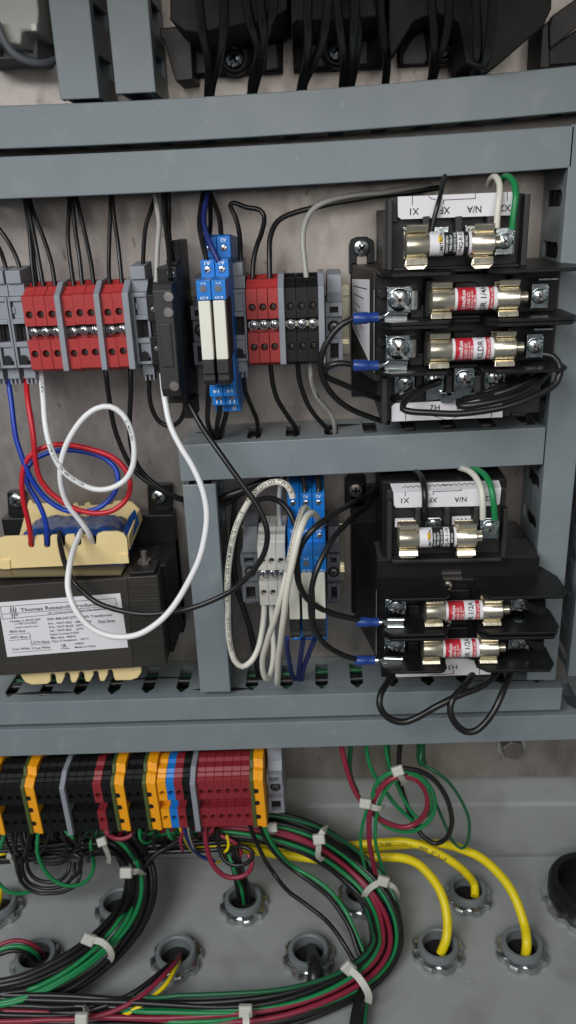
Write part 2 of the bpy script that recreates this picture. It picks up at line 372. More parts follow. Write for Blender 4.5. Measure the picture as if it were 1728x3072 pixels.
dD = duct('short grey duct between the two control transformers', 'x', -70.8, 111.3, lin2((-71, -127.7), (111.4, -123.5)), lin2((-70, -108.6), (111, -104.4)), phase=P(*Z2(990, 1550), 24)[0])
dE = duct('grey vertical duct between the label transformer and the white terminals', 'z', -253.4, -129.6, cst(-70.3), cst(-53.2), phase=-160)
dF = duct('grey duct running below the transformers, upper of the lowest pair', 'x', -215, 132, lin2((-188.8, -273.9), (131.9, -268.2)), lin2((-186, -258.7), (132, -253.8)), phase=P(*Z9(557, 930), 24)[0], pitch=20.3)
dG = duct('lowest grey duct hanging over the coloured bottom terminals', 'x', -215, 180, lin2((-192.4, -295.8), (142.4, -288.3)), lin2((-188, -277.2), (141, -271.6)), phase=3)
dH = duct('tall grey vertical duct right of both control transformers', 'z', -248.6, 30, cst(111.9), cst(127.6), phase=P(*Z3(1290, 190), 20)[2], pitch=23)
duct('grey vertical duct cut by the right edge of the picture', 'z', -246.5, 30, cst(134.2), cst(152), phase=0)

# ------------------------------------------------------------------ rails
def rail(label, x0, x1, zc, tilt=0.0):
    m = MB(); pr = [(0.2, -13), (0.2, 13), (6.3, 13), (6.3, 17.5), (7.5, 17.5), (7.5, 12), (1.4, 12), (1.4, -12), (7.5, -12), (7.5, -17.5), (6.3, -17.5), (6.3, -13)]
    q0 = [(x0, d, zc+z+tilt*(x0-x1)) for d, z in pr]; q1 = [(x1, d, zc+z) for d, z in pr]; n = len(pr)
    m.add(q0+q1, [tuple(range(n)), tuple(range(2*n-1, n-1, -1))]+[(i, (i+1) % n, n+(i+1) % n, n+i) for i in range(n)])
    return tag(m.build('mounting_rail', 'rail', bevel=0.2), label, 'rail')
ZR1, ZR2, ZR3 = -50.2, -178.0, -323.7
T3 = 0.029
rail('zinc mounting rail behind the red terminal row', -215, 17.2, -54.0)
rail('zinc mounting rail behind the white terminals and lower blue relays', -46, 13.2, -184.0)
rail('zinc mounting rail behind the bottom coloured terminal row', -225, -27, ZR3-19, T3)

# ------------------------------------------------------------------ terminal blocks
TP = [(50, 16.8), (48.2, 17.6), (47.2, 17.2), (45.6, 18.9), (44.4, 18.5), (42.6, 20.4), (38, 20.6), (36, 22), (30, 22), (29, 18), (9, 18), (7.6, 14), (7.6, -19), (30, -20), (43, -19.4), (47, -18.2), (50, -16.8)]
def terminal(name, label, cat, mt, hole, wd, org, group=None, screwm='steel', metal=True, bar=None, seen=None, fins=True):
    t = thing(name, label, cat, org, group); x, _, z = org; h = wd/2-0.07
    m = MB(); pr = [(d, z+b) for d, b in TP]
    up, lo = (16.8, 3.4), (-2.9, -16.8)
    # side walls and back of the housing, the front left open for the two hole plates and the notch
    prof = pr+[(50, z+lo[0]), (44, z+lo[0]-0.4), (44, z+up[1]+0.4), (50, z+up[1])]
    n = len(prof)
    q0 = [(x-h, d, b) for d, b in prof]; q1 = [(x+h, d, b) for d, b in prof]
    fs = [tuple(range(n)), tuple(range(2*n-1, n-1, -1))]
    for i in range(n):
        if i in (len(pr)-1, n-1): continue              # front faces
        fs.append((i, (i+1) % n, n+(i+1) % n, n+i))
    m.add(q0+q1, fs)
    m.holeplate(x-h, x+h, z+up[1], z+up[0], 50, x, z+8.6, 1.75, 2.6, m=0, mh=1)
    m.holeplate(x-h, x+h, z+lo[1], z+lo[0], 50, x, z-9.6, 1.75, 2.6, m=0, mh=1)
    m.build('housing', [mt, hole], t, bevel=0.18)
    for zz, k in ((8.6, 'clamp_screw'), (-9.6, 'clamp_screw')):
        s = MB(); screw(s, x+0.15, 47.45, z+zz-0.1, 1.3, 0, 1, ang=random.uniform(0, 3), cross=False, h=0.5); s.build(k, ['screw_shaded', 'hole'], t, smooth=True)
    if metal:
        s = MB(); s.box(x-h+0.1, x+h-0.1, 44.05, 44.9, z-2.0, z+2.4, 0); s.build('notch_insert', 'black_plastic', t)
        s = MB(); s.box(x-2.6, x+2.6, 44.9, 45.6, z-1.0, z+1.4, 0); s.build('jumper_bar', bar or 'screw_dull', t)
        s = MB(); s.cyl((x, 45.6, z+0.2), (x, 47.2, z+0.2), 2.1, 2.1, 18, 0); screw(s, x, 47.2, z+0.2, 1.8, 0, 1, ang=random.uniform(0.4, 2.4), cross=False, h=0.7); s.build('bridge_screw', [screwm, 'hole'], t, smooth=True)
    return t
def divider(label, wd, org, D=52.3, up=18.2, lo=-17.6, group=None, mt='grey_plastic', roty=0):
    x, _, z = org; m = MB()
    m.xprism([(D, z+up-1.2), (D-5, z+up+1.6), (D-9, z+up+4.2), (30, z+up+5), (8, z+up), (8, z+lo), (30, z+lo-3.0), (D-6, z+lo-1.8), (D, z+lo)], x-wd/2, x+wd/2)
    o = m.build('divider_plate', mt, bevel=0.3, origin=org); tag(o, label, 'divider', group); o.rotation_euler = (0, roty, 0); return o

G1 = 'red terminal blocks in the upper row'
LAB3 = 'first trio of red terminal blocks beside the left grey end stops'
x0 = -136.1; p5 = 5.28
protoR = terminal('terminal_block', 'leftmost red terminal block, against the grey end stop with the red wire', 'terminal block', 'red_plastic', 'hole_red_shade', p5, (x0+p5/2, 0, ZR1), G1)
def reds(xs, labs):
    for x, l in zip(xs, labs):
        r_ = dup(protoR, (x, random.uniform(-0.25, 0.25), ZR1+random.uniform(-0.25, 0.25)), l, G1, radians(random.uniform(-0.35, 0.35)))
reds([x0+p5*1.5, x0+p5*2.5+0.15], ['second red terminal block from the left grey end stops', 'third red terminal block, left of the first pale divider'])
divider('pale divider plate after the first three red terminal blocks', 2.7, (-118.8, 0, ZR1))
reds([-114.85, -109.6, -104.5], ['red terminal block just right of the first pale divider', 'middle red terminal block between the first two pale dividers', 'red terminal block just left of the second pale divider'])
divider('pale divider plate in the middle of the left red terminals', 2.7, (-100.5, 0, ZR1))
reds([-96.55, -91.35], ['left one of the pair of red terminal blocks by the tall end stop', 'right one of the pair of red terminal blocks by the tall end stop'])
divider('wide pale divider plate touching the tall grey end stop', 3.0, (-87.2, 0, ZR1))
protoK = None
rx = [-29.4, -24.5, -19.7]
reds([], [])
for x, l in zip(rx, ['red terminal block fed by the bent black jumper loop, right group', 'middle red terminal block of the right group of three', 'red terminal block left of the black trio, right group']):
    r_ = dup(protoR, (x, 0, ZR1), l, G1)
divider('pale divider plate between the right red and black terminals', 2.8, (-15.8, 0, ZR1))
protoK = terminal('terminal_block', 'black terminal block next to the pale divider, upper row', 'terminal block', 'black_plastic', 'hole', 5.1, (-11.8, 0, ZR1), 'black terminal blocks in the upper row', bar='brass')
dup(protoK, (-6.6, 0, ZR1), 'middle black terminal block of the trio in the upper row', 'black terminal blocks in the upper row')
dup(protoK, (-1.5, 0, ZR1), 'black terminal block under the grey wire, upper row', 'black terminal blocks in the upper row')
divider('pale divider plate right of the black terminal trio', 2.8, (2.5, 0, ZR1))

# tall grey end stops with a window and lugs
def end_stop(label, org, group='tall grey end stops', wd=7.6):
    t = thing('end_stop', label, 'end stop', org, group); x, _, z = org; h = wd/2; e = 1.0
    m = MB()
    m.box(x-h, x+h, 9, 40, z-17, z+17)                                   # core
    m.box(x-h, x-h+e, 40, 46, z-16.6, z+16.6); m.box(x+h-e, x+h, 40, 46, z-16.6, z+16.6)
    for a, b in ((14.6, 16.6), (4.2, 6.4), (-6.6, -4.3), (-16.6, -15.2)): m.box(x-h+e, x+h-e, 40, 46, z+a, z+b)
    m.box(x-h+e+0.9, x+h-e, 40, 44.8, z+6.4, z+14.6); m.box(x-h+e+0.9, x+h-e, 40, 44.8, z-13.5, z-6.6)
    m.box(x-h+1.4, x-h+2.6, 44.8, 45.4, z+9, z+12)
    m.build('housing', 'grey_plastic', t, bevel=0.25)
    m = MB(); m.box(x-h+e, x+h-e, 40.05, 41.2, z-4.2, z+4.1); m.box(x-h+e, x-h+e+1.8, 40.05, 42.6, z-4.2, z+4.1); m.build('window_recess', 'hole', t)
    m = MB(); m.holeplate(x-h, x+h, z+16.8, z+22.3, 42.5, x+0.8, z+19.2, 1.9, 2.5); m.box(x-h, x+h, 20, 42.4, z+16.8, z+22.3); m.build('upper_ledge', ['grey_plastic', 'hole'], t, bevel=0.2)
    m = MB(); m.xprism([(44, z+22.4), (44, z+28.2), (26, z+29.5), (26, z+22.4)], x-h, x+h-0.6); m.build('marker_tab', 'grey_plastic', t, bevel=0.3)
    m = MB(); m.cyl((x+0.8, 40.2, z+19.2), (x+0.8, 41.2, z+19.2), 1.5, n=14); m.build('clamp_screw', 'screw_dull', t)
    m = MB(); m.prism([(x-0.2+1.75*cos(a), 45.4, z-12.2+1.75*sin(a)) for a in [i*pi/8 for i in range(9)]]+[(x-1.95, 45.4, z-15.1), (x+1.55, 45.4, z-15.1)], (0, 0.75, 0)); m.build('keyhole', 'hole', t)
    m = MB(); m.holeplate(x-h+1.2, x+h-1, z-22.4, z-17.2, 42, x+0.3, z-19.3, 1.5, 2.2); m.box(x-h+1.2, x+h-1, 20, 41.9, z-22.4, z-17.2); m.build('lower_lug', ['grey_plastic', 'hole'], t, bevel=0.2)
    m = MB()
    for k in (-1.9, 0.2, 2.2): m.box(x+k-0.45, x+k+0.45, 36, 41.2, z-25.4, z-22.4)
    m.build('foot_fins', 'grey_plastic', t, bevel=0.15)
    return t
es = end_stop('tall grey end stop holding the red wire, left of the red terminals', (-140.4, 0, ZR1))
dup(es, (-148.4, 0, ZR1), 'tall grey end stop holding the blue wire at the left edge', 'tall grey end stops')
dup(es, (-156.4, 0, ZR1), 'tall grey end stop mostly outside the left edge of the picture', 'tall grey end stops')
dup(es, (-81.9, 0, ZR1), 'tall grey end stop between red terminals and the black fuse holder', 'tall grey end stops')
dup(es, (-36.5, 0, ZR1), 'tall grey end stop between the blue relays and right red terminals', 'tall grey end stops')
# low brackets
def bracket(label, org, wd, mt='dark_grey_plastic', roty=0):
    t = thing('end_bracket', label, 'end bracket', org, 'low grey end brackets'); x, _, z = org; h = wd/2
    m = MB(); m.box(x-h, x+h, 8, 36, z-16, z+12); m.box(x-h, x+h, 8, 30, z-22, z-16); m.xprism([(8, z+12), (36, z+12), (32, z+16), (30, z+24), (24, z+25), (8, z+25)], x-h+1, x+h)
    for a, b in ((5.5, 12), (-16, -5)):
        m.box(x-h, x-h+2, 36, 40, z+a, z+b); m.box(x+h-2, x+h, 36, 40, z+a, z+b); m.box(x-h+2, x+h-2, 36, 40, z+b-2, z+b); m.box(x-h+2, x+h-2, 36, 40, z+a, z+a+1.8)
    m.build('housing', mt, t, bevel=0.3)
    m = MB(); m.box(x-h+2, x+h-2, 36.02, 36.6, z+7.3, z+10); m.box(x-h+2, x+h-2, 36.02, 36.6, z-14.2, z-7); m.build('slot', 'hole', t)
    m = MB(); m.lathe((x, 35.6, z+0.2), (0, 1, 0), [(3.1, 0), (3.1, 0.6), (2.6, 0.7), (0, 0.7)]); m.build('screw_well', 'hole', t)
    m = MB(); screw(m, x, 36.1, z+0.2, 2.2, 0, 1, ang=0.5); m.build('clamp_screw', ['screw_dull', 'hole'], t, smooth=True)
    t.rotation_euler = (0, roty, 0); return t
bracket('low dark grey end bracket between fuse holder and upper blue relays', (-55.8, 0, ZR1-3), 7.5)
bracket('low grey end bracket at the right end of the upper row', (8.4, 0, ZR1-3.5), 8.0, 'grey_plastic')
bracket('low grey end bracket left of the white terminals', (-38.6, 0, ZR2-4), 9.0)
bracket('low grey end bracket right of the lower blue relays', (6.2, 0, ZR2-5), 7.0)
bracket('low grey end bracket at the right end of the bottom row', (-31, 0, ZR3-1), 9.6, 'grey_plastic', -T3*0.9)

# white terminals, lower row
pw = terminal('terminal_block', 'leftmost white terminal block of the lower row', 'terminal block', 'terminal_white', 'terminal_white', 4.75, (-30.7, 0, ZR2), 'white terminal blocks')
dup(pw, (-25.9, 0, ZR2), 'middle white terminal block of the lower row', 'white terminal blocks')
dup(pw, (-21.1, 0, ZR2), 'white terminal block beside the lower blue relays', 'white terminal blocks')

# bottom row
def z3(x): return ZR3+T3*(x+36)
RT3 = -T3*0.95
GB = 'terminal blocks of the bottom row'
def row3(proto, x, label, g): return dup(proto, (x, 0, z3(x)), label, g, RT3)
def rowproto(mt, hole, x, label, g, wd=5.18):
    t = terminal('terminal_block', label, 'terminal block', mt, hole, wd, (x, 0, z3(x)), g, metal=False); t.rotation_euler = (0, RT3, 0); return t
kb = 'black terminal blocks of the bottom row'
k3 = rowproto('black_matte', 'hole', -191.9, 'leftmost black bottom terminal block at the picture edge', kb)
for x, w_ in ((-186.7, 'second black bottom terminal block from the left edge'), (-181.6, 'black bottom terminal block just left of the leftmost full yellow block')): row3(k3, x, w_, kb)
for x, w_ in ((-168.6, 'left'), (-163.3, 'middle'), (-158.1, 'right')): row3(k3, x, w_+' black bottom terminal block between leftmost yellow block and pale divider', kb)
for x, w_ in ((-149.6, 'left'), (-144.4, 'middle'), (-139.2, 'right')): row3(k3, x, w_+' black bottom terminal block between left pale divider and single red block', kb)
row3(k3, -128.8, 'black bottom terminal block right of the single dark red block', kb)
for x, w_ in ((-115.1, 'left'), (-109.9, 'right')): row3(k3, x, w_+' black bottom terminal block in the pair between two yellow blocks', kb)
row3(k3, -81.3, 'black bottom terminal block left of the right pale divider', kb)
rb = 'dark red terminal blocks of the bottom row'
r3 = rowproto('dark_red_plastic', 'hole_red_shade', -134.2, 'single dark red terminal block among black ones, bottom row', rb)
row3(r3, -86.2, 'dark red terminal block beside the blue one, bottom row', rb)
for i, l in enumerate(['first', 'second', 'third', 'fourth', 'fifth', 'sixth']): row3(r3, -72.9+i*5.18, l+' dark red block of the right six, counted from the pale divider', rb)
b3 = rowproto('blue_plastic', 'hole', -91.0, 'single blue terminal block of the bottom row', None, 4.8)
y3 = rowproto('yellow_plastic', 'hole', -96.1, 'yellow terminal block with two holes beside the blue one', None, 5.3)
divider('left pale divider plate in the black part of the bottom row', 3.0, (-153.9, 0, z3(-153.9)), 53, roty=RT3)
divider('right pale divider plate before the six dark red blocks', 3.1, (-77.2, 0, z3(-77.2)), 53, roty=RT3)
def earth_block(label, org, wy=5.8, flat=0.0):
    t = thing('earth_terminal', label, 'earth terminal', org, 'yellow and green earth terminals'); x, _, z = org
    pr = [(51.5, z+17), (47, z+20), (44, z+20), (42, z+24), (30, z+25), (8, z+20), (8, z-20), (40, z-19.5), (51.5, z-17)]
    m = MB(); m.xprism(pr, x-wy/2-2.1, x-wy/2-0.02); m.build('green_side', 'green_plastic', t, bevel=0.2)
    m = MB(); m.xprism(pr, x, x+wy/2); pr2 = [(a-0.9, b) for a, b in pr]; m.xprism(pr2, x-wy/2, x-0.02); m.build('yellow_side', 'yellow_plastic', t, bevel=0.2)
    for b in (8.6, 0.0, -10):
        m = MB(); m.lathe((x-wy/2+1.1, 50.2, z+b), (0, 1, 0), [(1.7, 0), (1.7, 0.5), (1.3, 0.55), (0, 0.45)], 14); m.build('screw_hole', 'hole', t)
    t.rotation_euler = (0, RT3, 0); return t
eb = earth_block('earth terminal, first full yellow and green block from the left', (-174, 0, z3(-174)))
row3(eb, -197.2, 'earth terminal cut by the left edge, bottom row', 'yellow and green earth terminals')
row3(eb, -120.7, 'earth terminal with green side right of the single dark red block', 'yellow and green earth terminals')
row3(eb, -102.0, 'earth terminal touching the plain yellow terminal block', 'yellow and green earth terminals')
row3(eb, -39.3, 'earth terminal at the right end of the bottom row', 'yellow and green earth terminals')

# ------------------------------------------------------------------ black fuse holder terminals, upper row
t = thing('fuse_terminal', 'slim black fuse terminal right of the tall grey end stop', 'fuse terminal', (-75.2, 0, ZR1)); x = -75.3; z = ZR1
m = MB(); m.xprism([(52, z+16), (46, z+20), (36, z+22), (9, z+19), (9, z-20), (30, z-22), (46, z-20), (52, z-16), (52, z-3), (45, z-3), (45, z+4), (52, z+4)], x-2.3, x+2.3); m.build('housing', 'black_plastic', t, bevel=0.25)
for b in (9.4, -8.6):
    m = MB(); screw(m, x+0.4, 51.6, z+b, 1.5, 0, 1, ang=1.0, cross=False); m.build('clamp_screw', ['screw_dull', 'hole'], t, smooth=True)
m = MB(); m.xprism([(54, z+19), (44, z+22), (30, z+23), (9, z+19), (9, z-20), (44, z-19), (54, z-16)], -72.6, -71.2)
tag(m.build('divider_plate', 'grey_plastic', bevel=0.2), 'thin grey divider plate beside the tall black fuse holder', 'divider')
t = thing('fuse_holder', 'tall black fuse holder with three round rivets, left of the blue relays', 'fuse holder', (-66, 0, ZR1))
x0, x1 = -70.8, -61.2
m = MB(); m.box(x0, x1-0.6, 36, 56, -84, -22); m.box(x0+1.0, x1-3, 9, 36, -86, -20)
qa, qb, qc = P(*Z1(1255, 415), 34), P(*Z1(1338, 415), 34), P(*Z1(1340, 1640), 34)
m.box(qa[0]-1.5, qb[0]-2.6, 9, 34, qc[2]+4, qa[2]); m.build('housing', 'black_plastic', t, bevel=0.5)
m = MB(); m.xprism([(56, -78.5), (68, -78), (70.5, -74), (70.5, -31), (68, -28.3), (56, -28)], x0, x1-1.2)
m.box(x0+1.6, x1-2.9, 70.5, 71.2, -64, -45); m.build('lever', 'black_rough', t, bevel=0.5)
for px_ in ((1215, 822), (1215, 935), (1258, 1470)):
    X, _, Zz = P(*Z1(*px_), 70.5); m = MB(); m.lathe((X+0.4, 70.4, Zz), (0, 1, 0), [(2.3, 0), (2.3, 0.5), (2.0, 0.8), (0, 0.85)]); m.build('rivet', 'screw_dull', t, smooth=True)
m = MB(); screw(m, *[P(*Z1(1232, 660), 58)[i] for i in (0,)], 56, P(*Z1(1232, 660), 58)[2], 1.9, 0, 1, cross=False); m.build('clamp_screw', ['steel', 'hole'], t, smooth=True)
m = MB(); m.box(-65, -59.5, 34, 50, -93, -84); m.build('lower_lug', 'black_plastic', t, bevel=0.5)
X, _, Zz = P(*Z1(1275, 1572), 50); m = MB(); screw(m, X, 50, Zz, 1.8, 0, 1, cross=False); m.build('clamp_screw', ['brass', 'hole'], t, smooth=True)

# ------------------------------------------------------------------ blue relay sockets with white relays
def relay(label, x, dz, volts, up=0.0, wd=6.25, group='blue relay sockets with white relays'):
    t = thing('relay', label, 'relay', (x, 0, ZR1+dz), group); h = wd/2-0.1; k = dz
    prof = [(8, -12+k+up), (44, -9.5+k+up), (49.5, -10.2+k+up), (49.5, -19+k), (62, -19.4+k), (62, -26.4+k), (80, -26.6+k), (80, -34.6+k), (60, -34.6+k), (60, -75.5+k), (62, -75.5+k), (62, -80+k), (54, -80.3+k), (54, -86+k), (46, -86.3+k), (46, -91+k), (8, -90+k)]
    m = MB(); m.xprism(prof, x-h, x+h); m.build('socket', 'blue_plastic', t, bevel=0.25)
    m = MB(); m.box(x-h+0.3, x+h-0.7, 60.1, 80.2, -59.8+k, -34.9+k); m.build('relay_case', 'white_plastic', t, bevel=0.35)
    m = MB(); m.box(x+h-0.55, x+h-0.05, 60.1, 76, -59.8+k, -34.9+k); m.build('case_gap', 'hole', t)
    m = MB(); m.xprism([(60.1, -60+k), (79.5, -60+k), (79.5, -66+k), (78, -66.4+k), (78, -68.5+k), (79, -69+k), (77, -71.6+k), (60.1, -73+k)], x-h+0.1, x+h-0.9); m.build('retaining_clip', 'black_rough', t, bevel=0.3)
    m = MB(); m.lathe((x-0.2, 80.0, -30.0+k), (0, 1, 0), [(1.45, 0), (1.45, 0.25), (1.1, 0.3), (0, 0.2)]); m.build('indicator', 'dark_grey_plastic', t, smooth=True)
    for d, zz in ((62, -23.6), (49.5, -15.2+up), (54, -81.9), (46, -87.2)):
        m = MB(); screw(m, x, d-0.4, zz+k, 1.75, 0, 1, ang=random.uniform(0.3, 1.2), cross=False, h=1.0); m.build('clamp_screw', ['steel', 'hole'], t, smooth=True)
    m = MB(); s = 0.9
    def tx(st, zz, d, hh=1.55, ww=2.6): text_fit(m, st, (x+ww/2, d+0.08, zz+k), (x-ww/2, d+0.08, zz+k), hh)
    tx('A1', -20.0, 62); tx('A2', -11.0+up, 49.5); tx(volts, -33.2, 80, 1.1, 3.4 if len(volts) < 5 else 4.2); tx('V =', -27.2, 80, 1.1, 2.2); tx('14', -76.8, 62); tx('11', -83.6, 54); tx('12', -88.9, 46, 1.4, 1.8)
    m.build('lettering', 'print_white', t); return t
relay('left blue relay with white case in the upper row', -47.1, 0, '6-24')
relay('right blue relay with white case in the upper row', -40.8, 0, '6-24')
DR = -127.6
relay('leftmost lower blue relay, behind the pair of ivory wires', -13.6, DR, '110-125', up=4.5)
relay('middle lower blue relay', -7.3, DR, '110-125', up=4.5)
relay('right lower blue relay', -1.0, DR, '110-125', up=4.5)

# ------------------------------------------------------------------ fuses
def arcband(mb, x0, x1, d, z, r, m, a0=-100, a1=100, n=28):
    vs = []
    for i in range(n+1):
        a = radians(a0+(a1-a0)*i/n)
        for xx in (x0, x1): vs.append((xx, d+r*cos(a), z+r*sin(a)))
    mb.add(vs, [(2*i, 2*i+1, 2*i+3, 2*i+2) for i in range(n)], m)
def cyltext(mb, st, xb, d, z, r, size, a0, m, ln=None):    # letters climbing round the barrel, baseline at xb, caps to the left
    vs, fs, asp = glyphs(st); L_ = ln or asp*size
    mb.add([(xb-y*size, d+r*cos(a0+x*L_/r), z+r*sin(a0+x*L_/r)) for x, y in vs], fs, m)
def fuse(label, x0, d, z, style, words, group='cartridge fuses'):
    t = thing('cartridge_fuse', label, 'fuse', (x0, d, z), group); r = 5.15
    m = MB(); m.lathe((x0, d, z), (1, 0, 0), [(0, 0), (r-0.5, 0), (r, 0.5), (r, 9.6), (r-0.25, 10)], 28); m.build('ferrule', 'brass', t, smooth=True)
    m = MB(); m.lathe((x0, d, z), (1, 0, 0), [(r-0.25, 28.2), (r, 28.6), (r, 37.6), (r-0.5, 38.1), (2.6, 38.1), (2.6, 41.5), (2.3, 41.8), (0, 41.8)] if style == 'red' else [(r-0.25, 27.6), (r, 28), (r, 37), (r-0.6, 37.6), (2.9, 37.6), (2.9, 40), (0, 40.2)], 28); m.build('ferrule', 'brass', t, smooth=True)
    m = MB(); m.lathe((x0, d, z), (1, 0, 0), [(4.85, 10), (4.85, 28.3)], 28); m.build('barrel', 'paper', t, smooth=True)
    b = MB(); R1 = 4.9; R2 = 4.96
    if style == 'red':
        arcband(b, x0+11.2, x0+19.0, d, z, R1, 0); arcband(b, x0+24.6, x0+26.6, d, z, R1, 0)
        cyltext(b, words[0], x0+14.4, d, z, R2, 1.75, -0.85, 2); cyltext(b, 'CLASS CC', x0+16.3, d, z, R2, 1.2, -0.8, 2); cyltext(b, 'TIME DELAY  600 VAC', x0+17.6, d, z, R2, 0.7, -0.85, 2, 8.5); cyltext(b, '200 K AMP I.R.', x0+18.7, d, z, R2, 0.7, -0.85, 2, 6.5)
        cyltext(b, words[1], x0+23.3, d, z, R2, 2.5, words[2], 1); cyltext(b, '600 VAC or LESS', x0+26.2, d, z, R2, 1.0, -0.9, 2)
    else:
        arcband(b, x0+16.0, x0+21.4, d, z, R1, 1); arcband(b, x0+24.2, x0+26.4, d, z, R1, 1); arcband(b, x0+13.6, x0+15.1, d, z, R1, 3, 10, 48)
        cyltext(b, words[0], x0+15.6, d, z, R2, 1.5, -0.75, 1); cyltext(b, 'CURRENT LIMITING', x0+17.6, d, z, R2, 0.95, -0.75, 2, 7.6); cyltext(b, 'TIME DELAY', x0+19.2, d, z, R2, 0.95, -0.6, 2); cyltext(b, 'CLASS CC FUSE', x0+20.9, d, z, R2, 0.95, -0.7, 2)
        cyltext(b, words[1], x0+23.6, d, z, R2, 1.6, words[2], 1); cyltext(b, '600 VAC', x0+25.7, d, z, R2, 0.9, -0.2, 2)
    b.build('lettering', ['print_red', 'ink', 'print_white', 'print_yellow'], t); return t
def clip(parent, x0, x1, d, z, flange=True, name='fuse_clip', lip=1.0, fl=10.0):
    m = MB(); k = 0.55
    for s in (1, -1):
        pr = [(d-7, z+s*5.3), (d-1, z+s*5.75), (d+2.2, z+s*5.0), (d+3.4, z+s*5.5), (d+4.3, z+s*(6.8+lip)), (d+3.6, z+s*(7.3+lip)), (d+2.6, z+s*6.2), (d+1.8, z+s*5.7), (d-1, z+s*6.4), (d-7, z+s*6.0)]
        m.xprism(pr, x0, x1)
    m.box(x0, x1, d-7.6, d-6.9, z-6.2, z+6.2)
    if flange: m.prism([(x0+0.2, d+1.0, z-6.0), (x1-0.2, d+1.0, z-6.0), (x1+0.3, d+0.4+fl*0.1, z-fl+1.4), (x1-1.2, d+0.7+fl*0.1, z-fl), (x0+1.2, d+0.7+fl*0.1, z-fl), (x0-0.3, d+0.4+fl*0.1, z-fl+1.4)], (0, -0.6, 0))
    return m.build(name, 'brass', parent, bevel=0.12)
def clampplate(parent, px_, Z, d, w_, h_, r, ang=0.3, cross=True, name='terminal_screw'):
    X, _, zz = P(*Z(*px_), d); p = MB(); p.box(X-w_/2, X+w_/2, d-0.9, d, zz-h_/2, zz+h_/2)
    for s in (-1, 1): p.prism([(X+s*(w_/2-0.4), d, zz-h_/2), (X+s*w_/2, d, zz-h_/2), (X+s*(w_/2+0.2), d+1.1, zz-h_/2-0.2), (X+s*(w_/2-0.2), d+1.1, zz-h_/2-0.2)], (0, 0, h_*0.9))
    s_ = MB(); screw(s_, X, d, zz, r, 0, 1, ang=ang, cross=cross, h=r*0.55)
    o = s_.build(name, ['zinc', 'screw_dull'], parent, smooth=True)
    p.build('wire_clamp', 'zinc', parent, bevel=0.25); return (X, zz)

# ------------------------------------------------------------------ upper control transformer
t = thing('control_transformer', 'upper black control transformer with two red fuses under the top duct', 'transformer', (70, 0, -47)); T1 = t
m = MB(); m.box(31, 91, 3, 44, -97, -2); m.zprism([(18.5, 5), (27, 43), (112, 43), (112, 5)], -79, -27); m.build('core', 'core', t, bevel=0.6)
m = MB(); m.slab(Z3, [(95, 470), (105, 435), (140, 420), (200, 418), (240, 440), (245, 500), (245, 640), (95, 640)], 4, 0.5); m.box(18, 32, 0.5, 4, -72, -26); m.box(18, 32, 0.5, 4, -95, -72); m.build('mounting_foot', 'black_plastic', t, bevel=0.5)
X, _, zz = P(*Z3(168, 485), 4); m = MB(); screw(m, X, 4, zz, 4.2, 0, 1, ang=0.7, h=2.6); m.build('mounting_screw', ['zinc', 'hole'], t, smooth=True)
X, _, zz = P(*Z3(170, 570), 4.1); m = MB(); m.prism([(X+2.4*cos(a), 3.8, zz+1.5+2.4*sin(a)) for a in [i*pi/8 for i in range(9)]]+[(X+2.4*cos(a), 3.8, zz-1.5+2.4*sin(a)) for a in [pi+i*pi/8 for i in range(9)]], (0, 0.35, 0)); m.build('mounting_slot', 'plate', t)
X, _, zz = P(*Z6(240, 478), 8); m = MB(); screw(m, X, 6, zz, 3, 0, 1, h=2); m.build('mounting_screw', ['zinc', 'hole'], t, smooth=True)
# sticker on the left flank
m = MB(); m.add([(18.6, 6.5, -34), (25.4, 37, -32), (25.4, 37, -71), (18.6, 6.5, -58)], [(0, 1, 2, 3)]); m.add([(26.85, 44, -36), (26.85, 49, -36), (26.85, 49, -74), (26.85, 44, -74)], [(0, 1, 2, 3)])
st = m.build('sticker', 'paper', t)
m = MB()
for k in range(6):
    fx = lambda d: 18.45+(d-6.5)*0.2229
    d0_, d1_ = 9, 33-(k % 3)*6
    m.add([(fx(d0_), d0_, -37-k*3.7), (fx(d1_), d1_, -36.5-k*4.9), (fx(d1_), d1_, -37.0-k*4.9), (fx(d0_), d0_, -37.4-k*3.7)], [(0, 1, 2, 3)], 1 if k == 4 else 0)
m.build('print_lines', ['ink', 'print_red'], st)
# top terminal block
m = MB(); m.box(33, 92, 44, 49, -27, 3); m.box(32, 34.2, 44, 56, -27, 2.5); m.box(90.5, 93, 44, 56, -27, 2.5); m.box(34.2, 90.5, 44, 54, -28, -26.2)
m.slab(Z13, [(135, 200), (170, 168), (215, 160), (215, 340), (135, 340)], 52, 46)
for px_ in (415, 640, 862):
    m.slab(Z13, [(px_-25, 300), (px_+25, 295), (px_+22, 430), (px_-25, 430)], 57, 46)
m.build('terminal_strip', 'black_rough', t, bevel=0.5)
m = MB(); m.slab(Z13, [(215, 162), (1012, 128), (1015, 275), (1000, 290), (240, 318), (217, 300)], 55, 54.2); st = m.build('terminal_label', 'paper', t)
m = MB(); D_ = 55.1
text_px(m, Z13, 'X1', (362, 240), (300, 244), 44, D_); text_px(m, Z13, 'XF', (578, 232), (508, 236), 44, D_); text_px(m, Z13, 'N/A', (795, 225), (694, 229), 44, D_); text_px(m, Z13, 'X2', (1000, 216), (925, 220), 44, D_)
line_px(m, Z13, [(316, 158), (317, 220)], 5, D_); line_px(m, Z13, [(533, 210), (533, 185), (752, 174), (752, 142)], 5, D_); line_px(m, Z13, [(974, 132), (974, 190)], 5, D_); line_px(m, Z13, [(430, 158), (445, 175), (475, 180)], 5, D_)
m.build('lettering', 'ink', st)
F1 = P(*Z13(265, 485), 66)
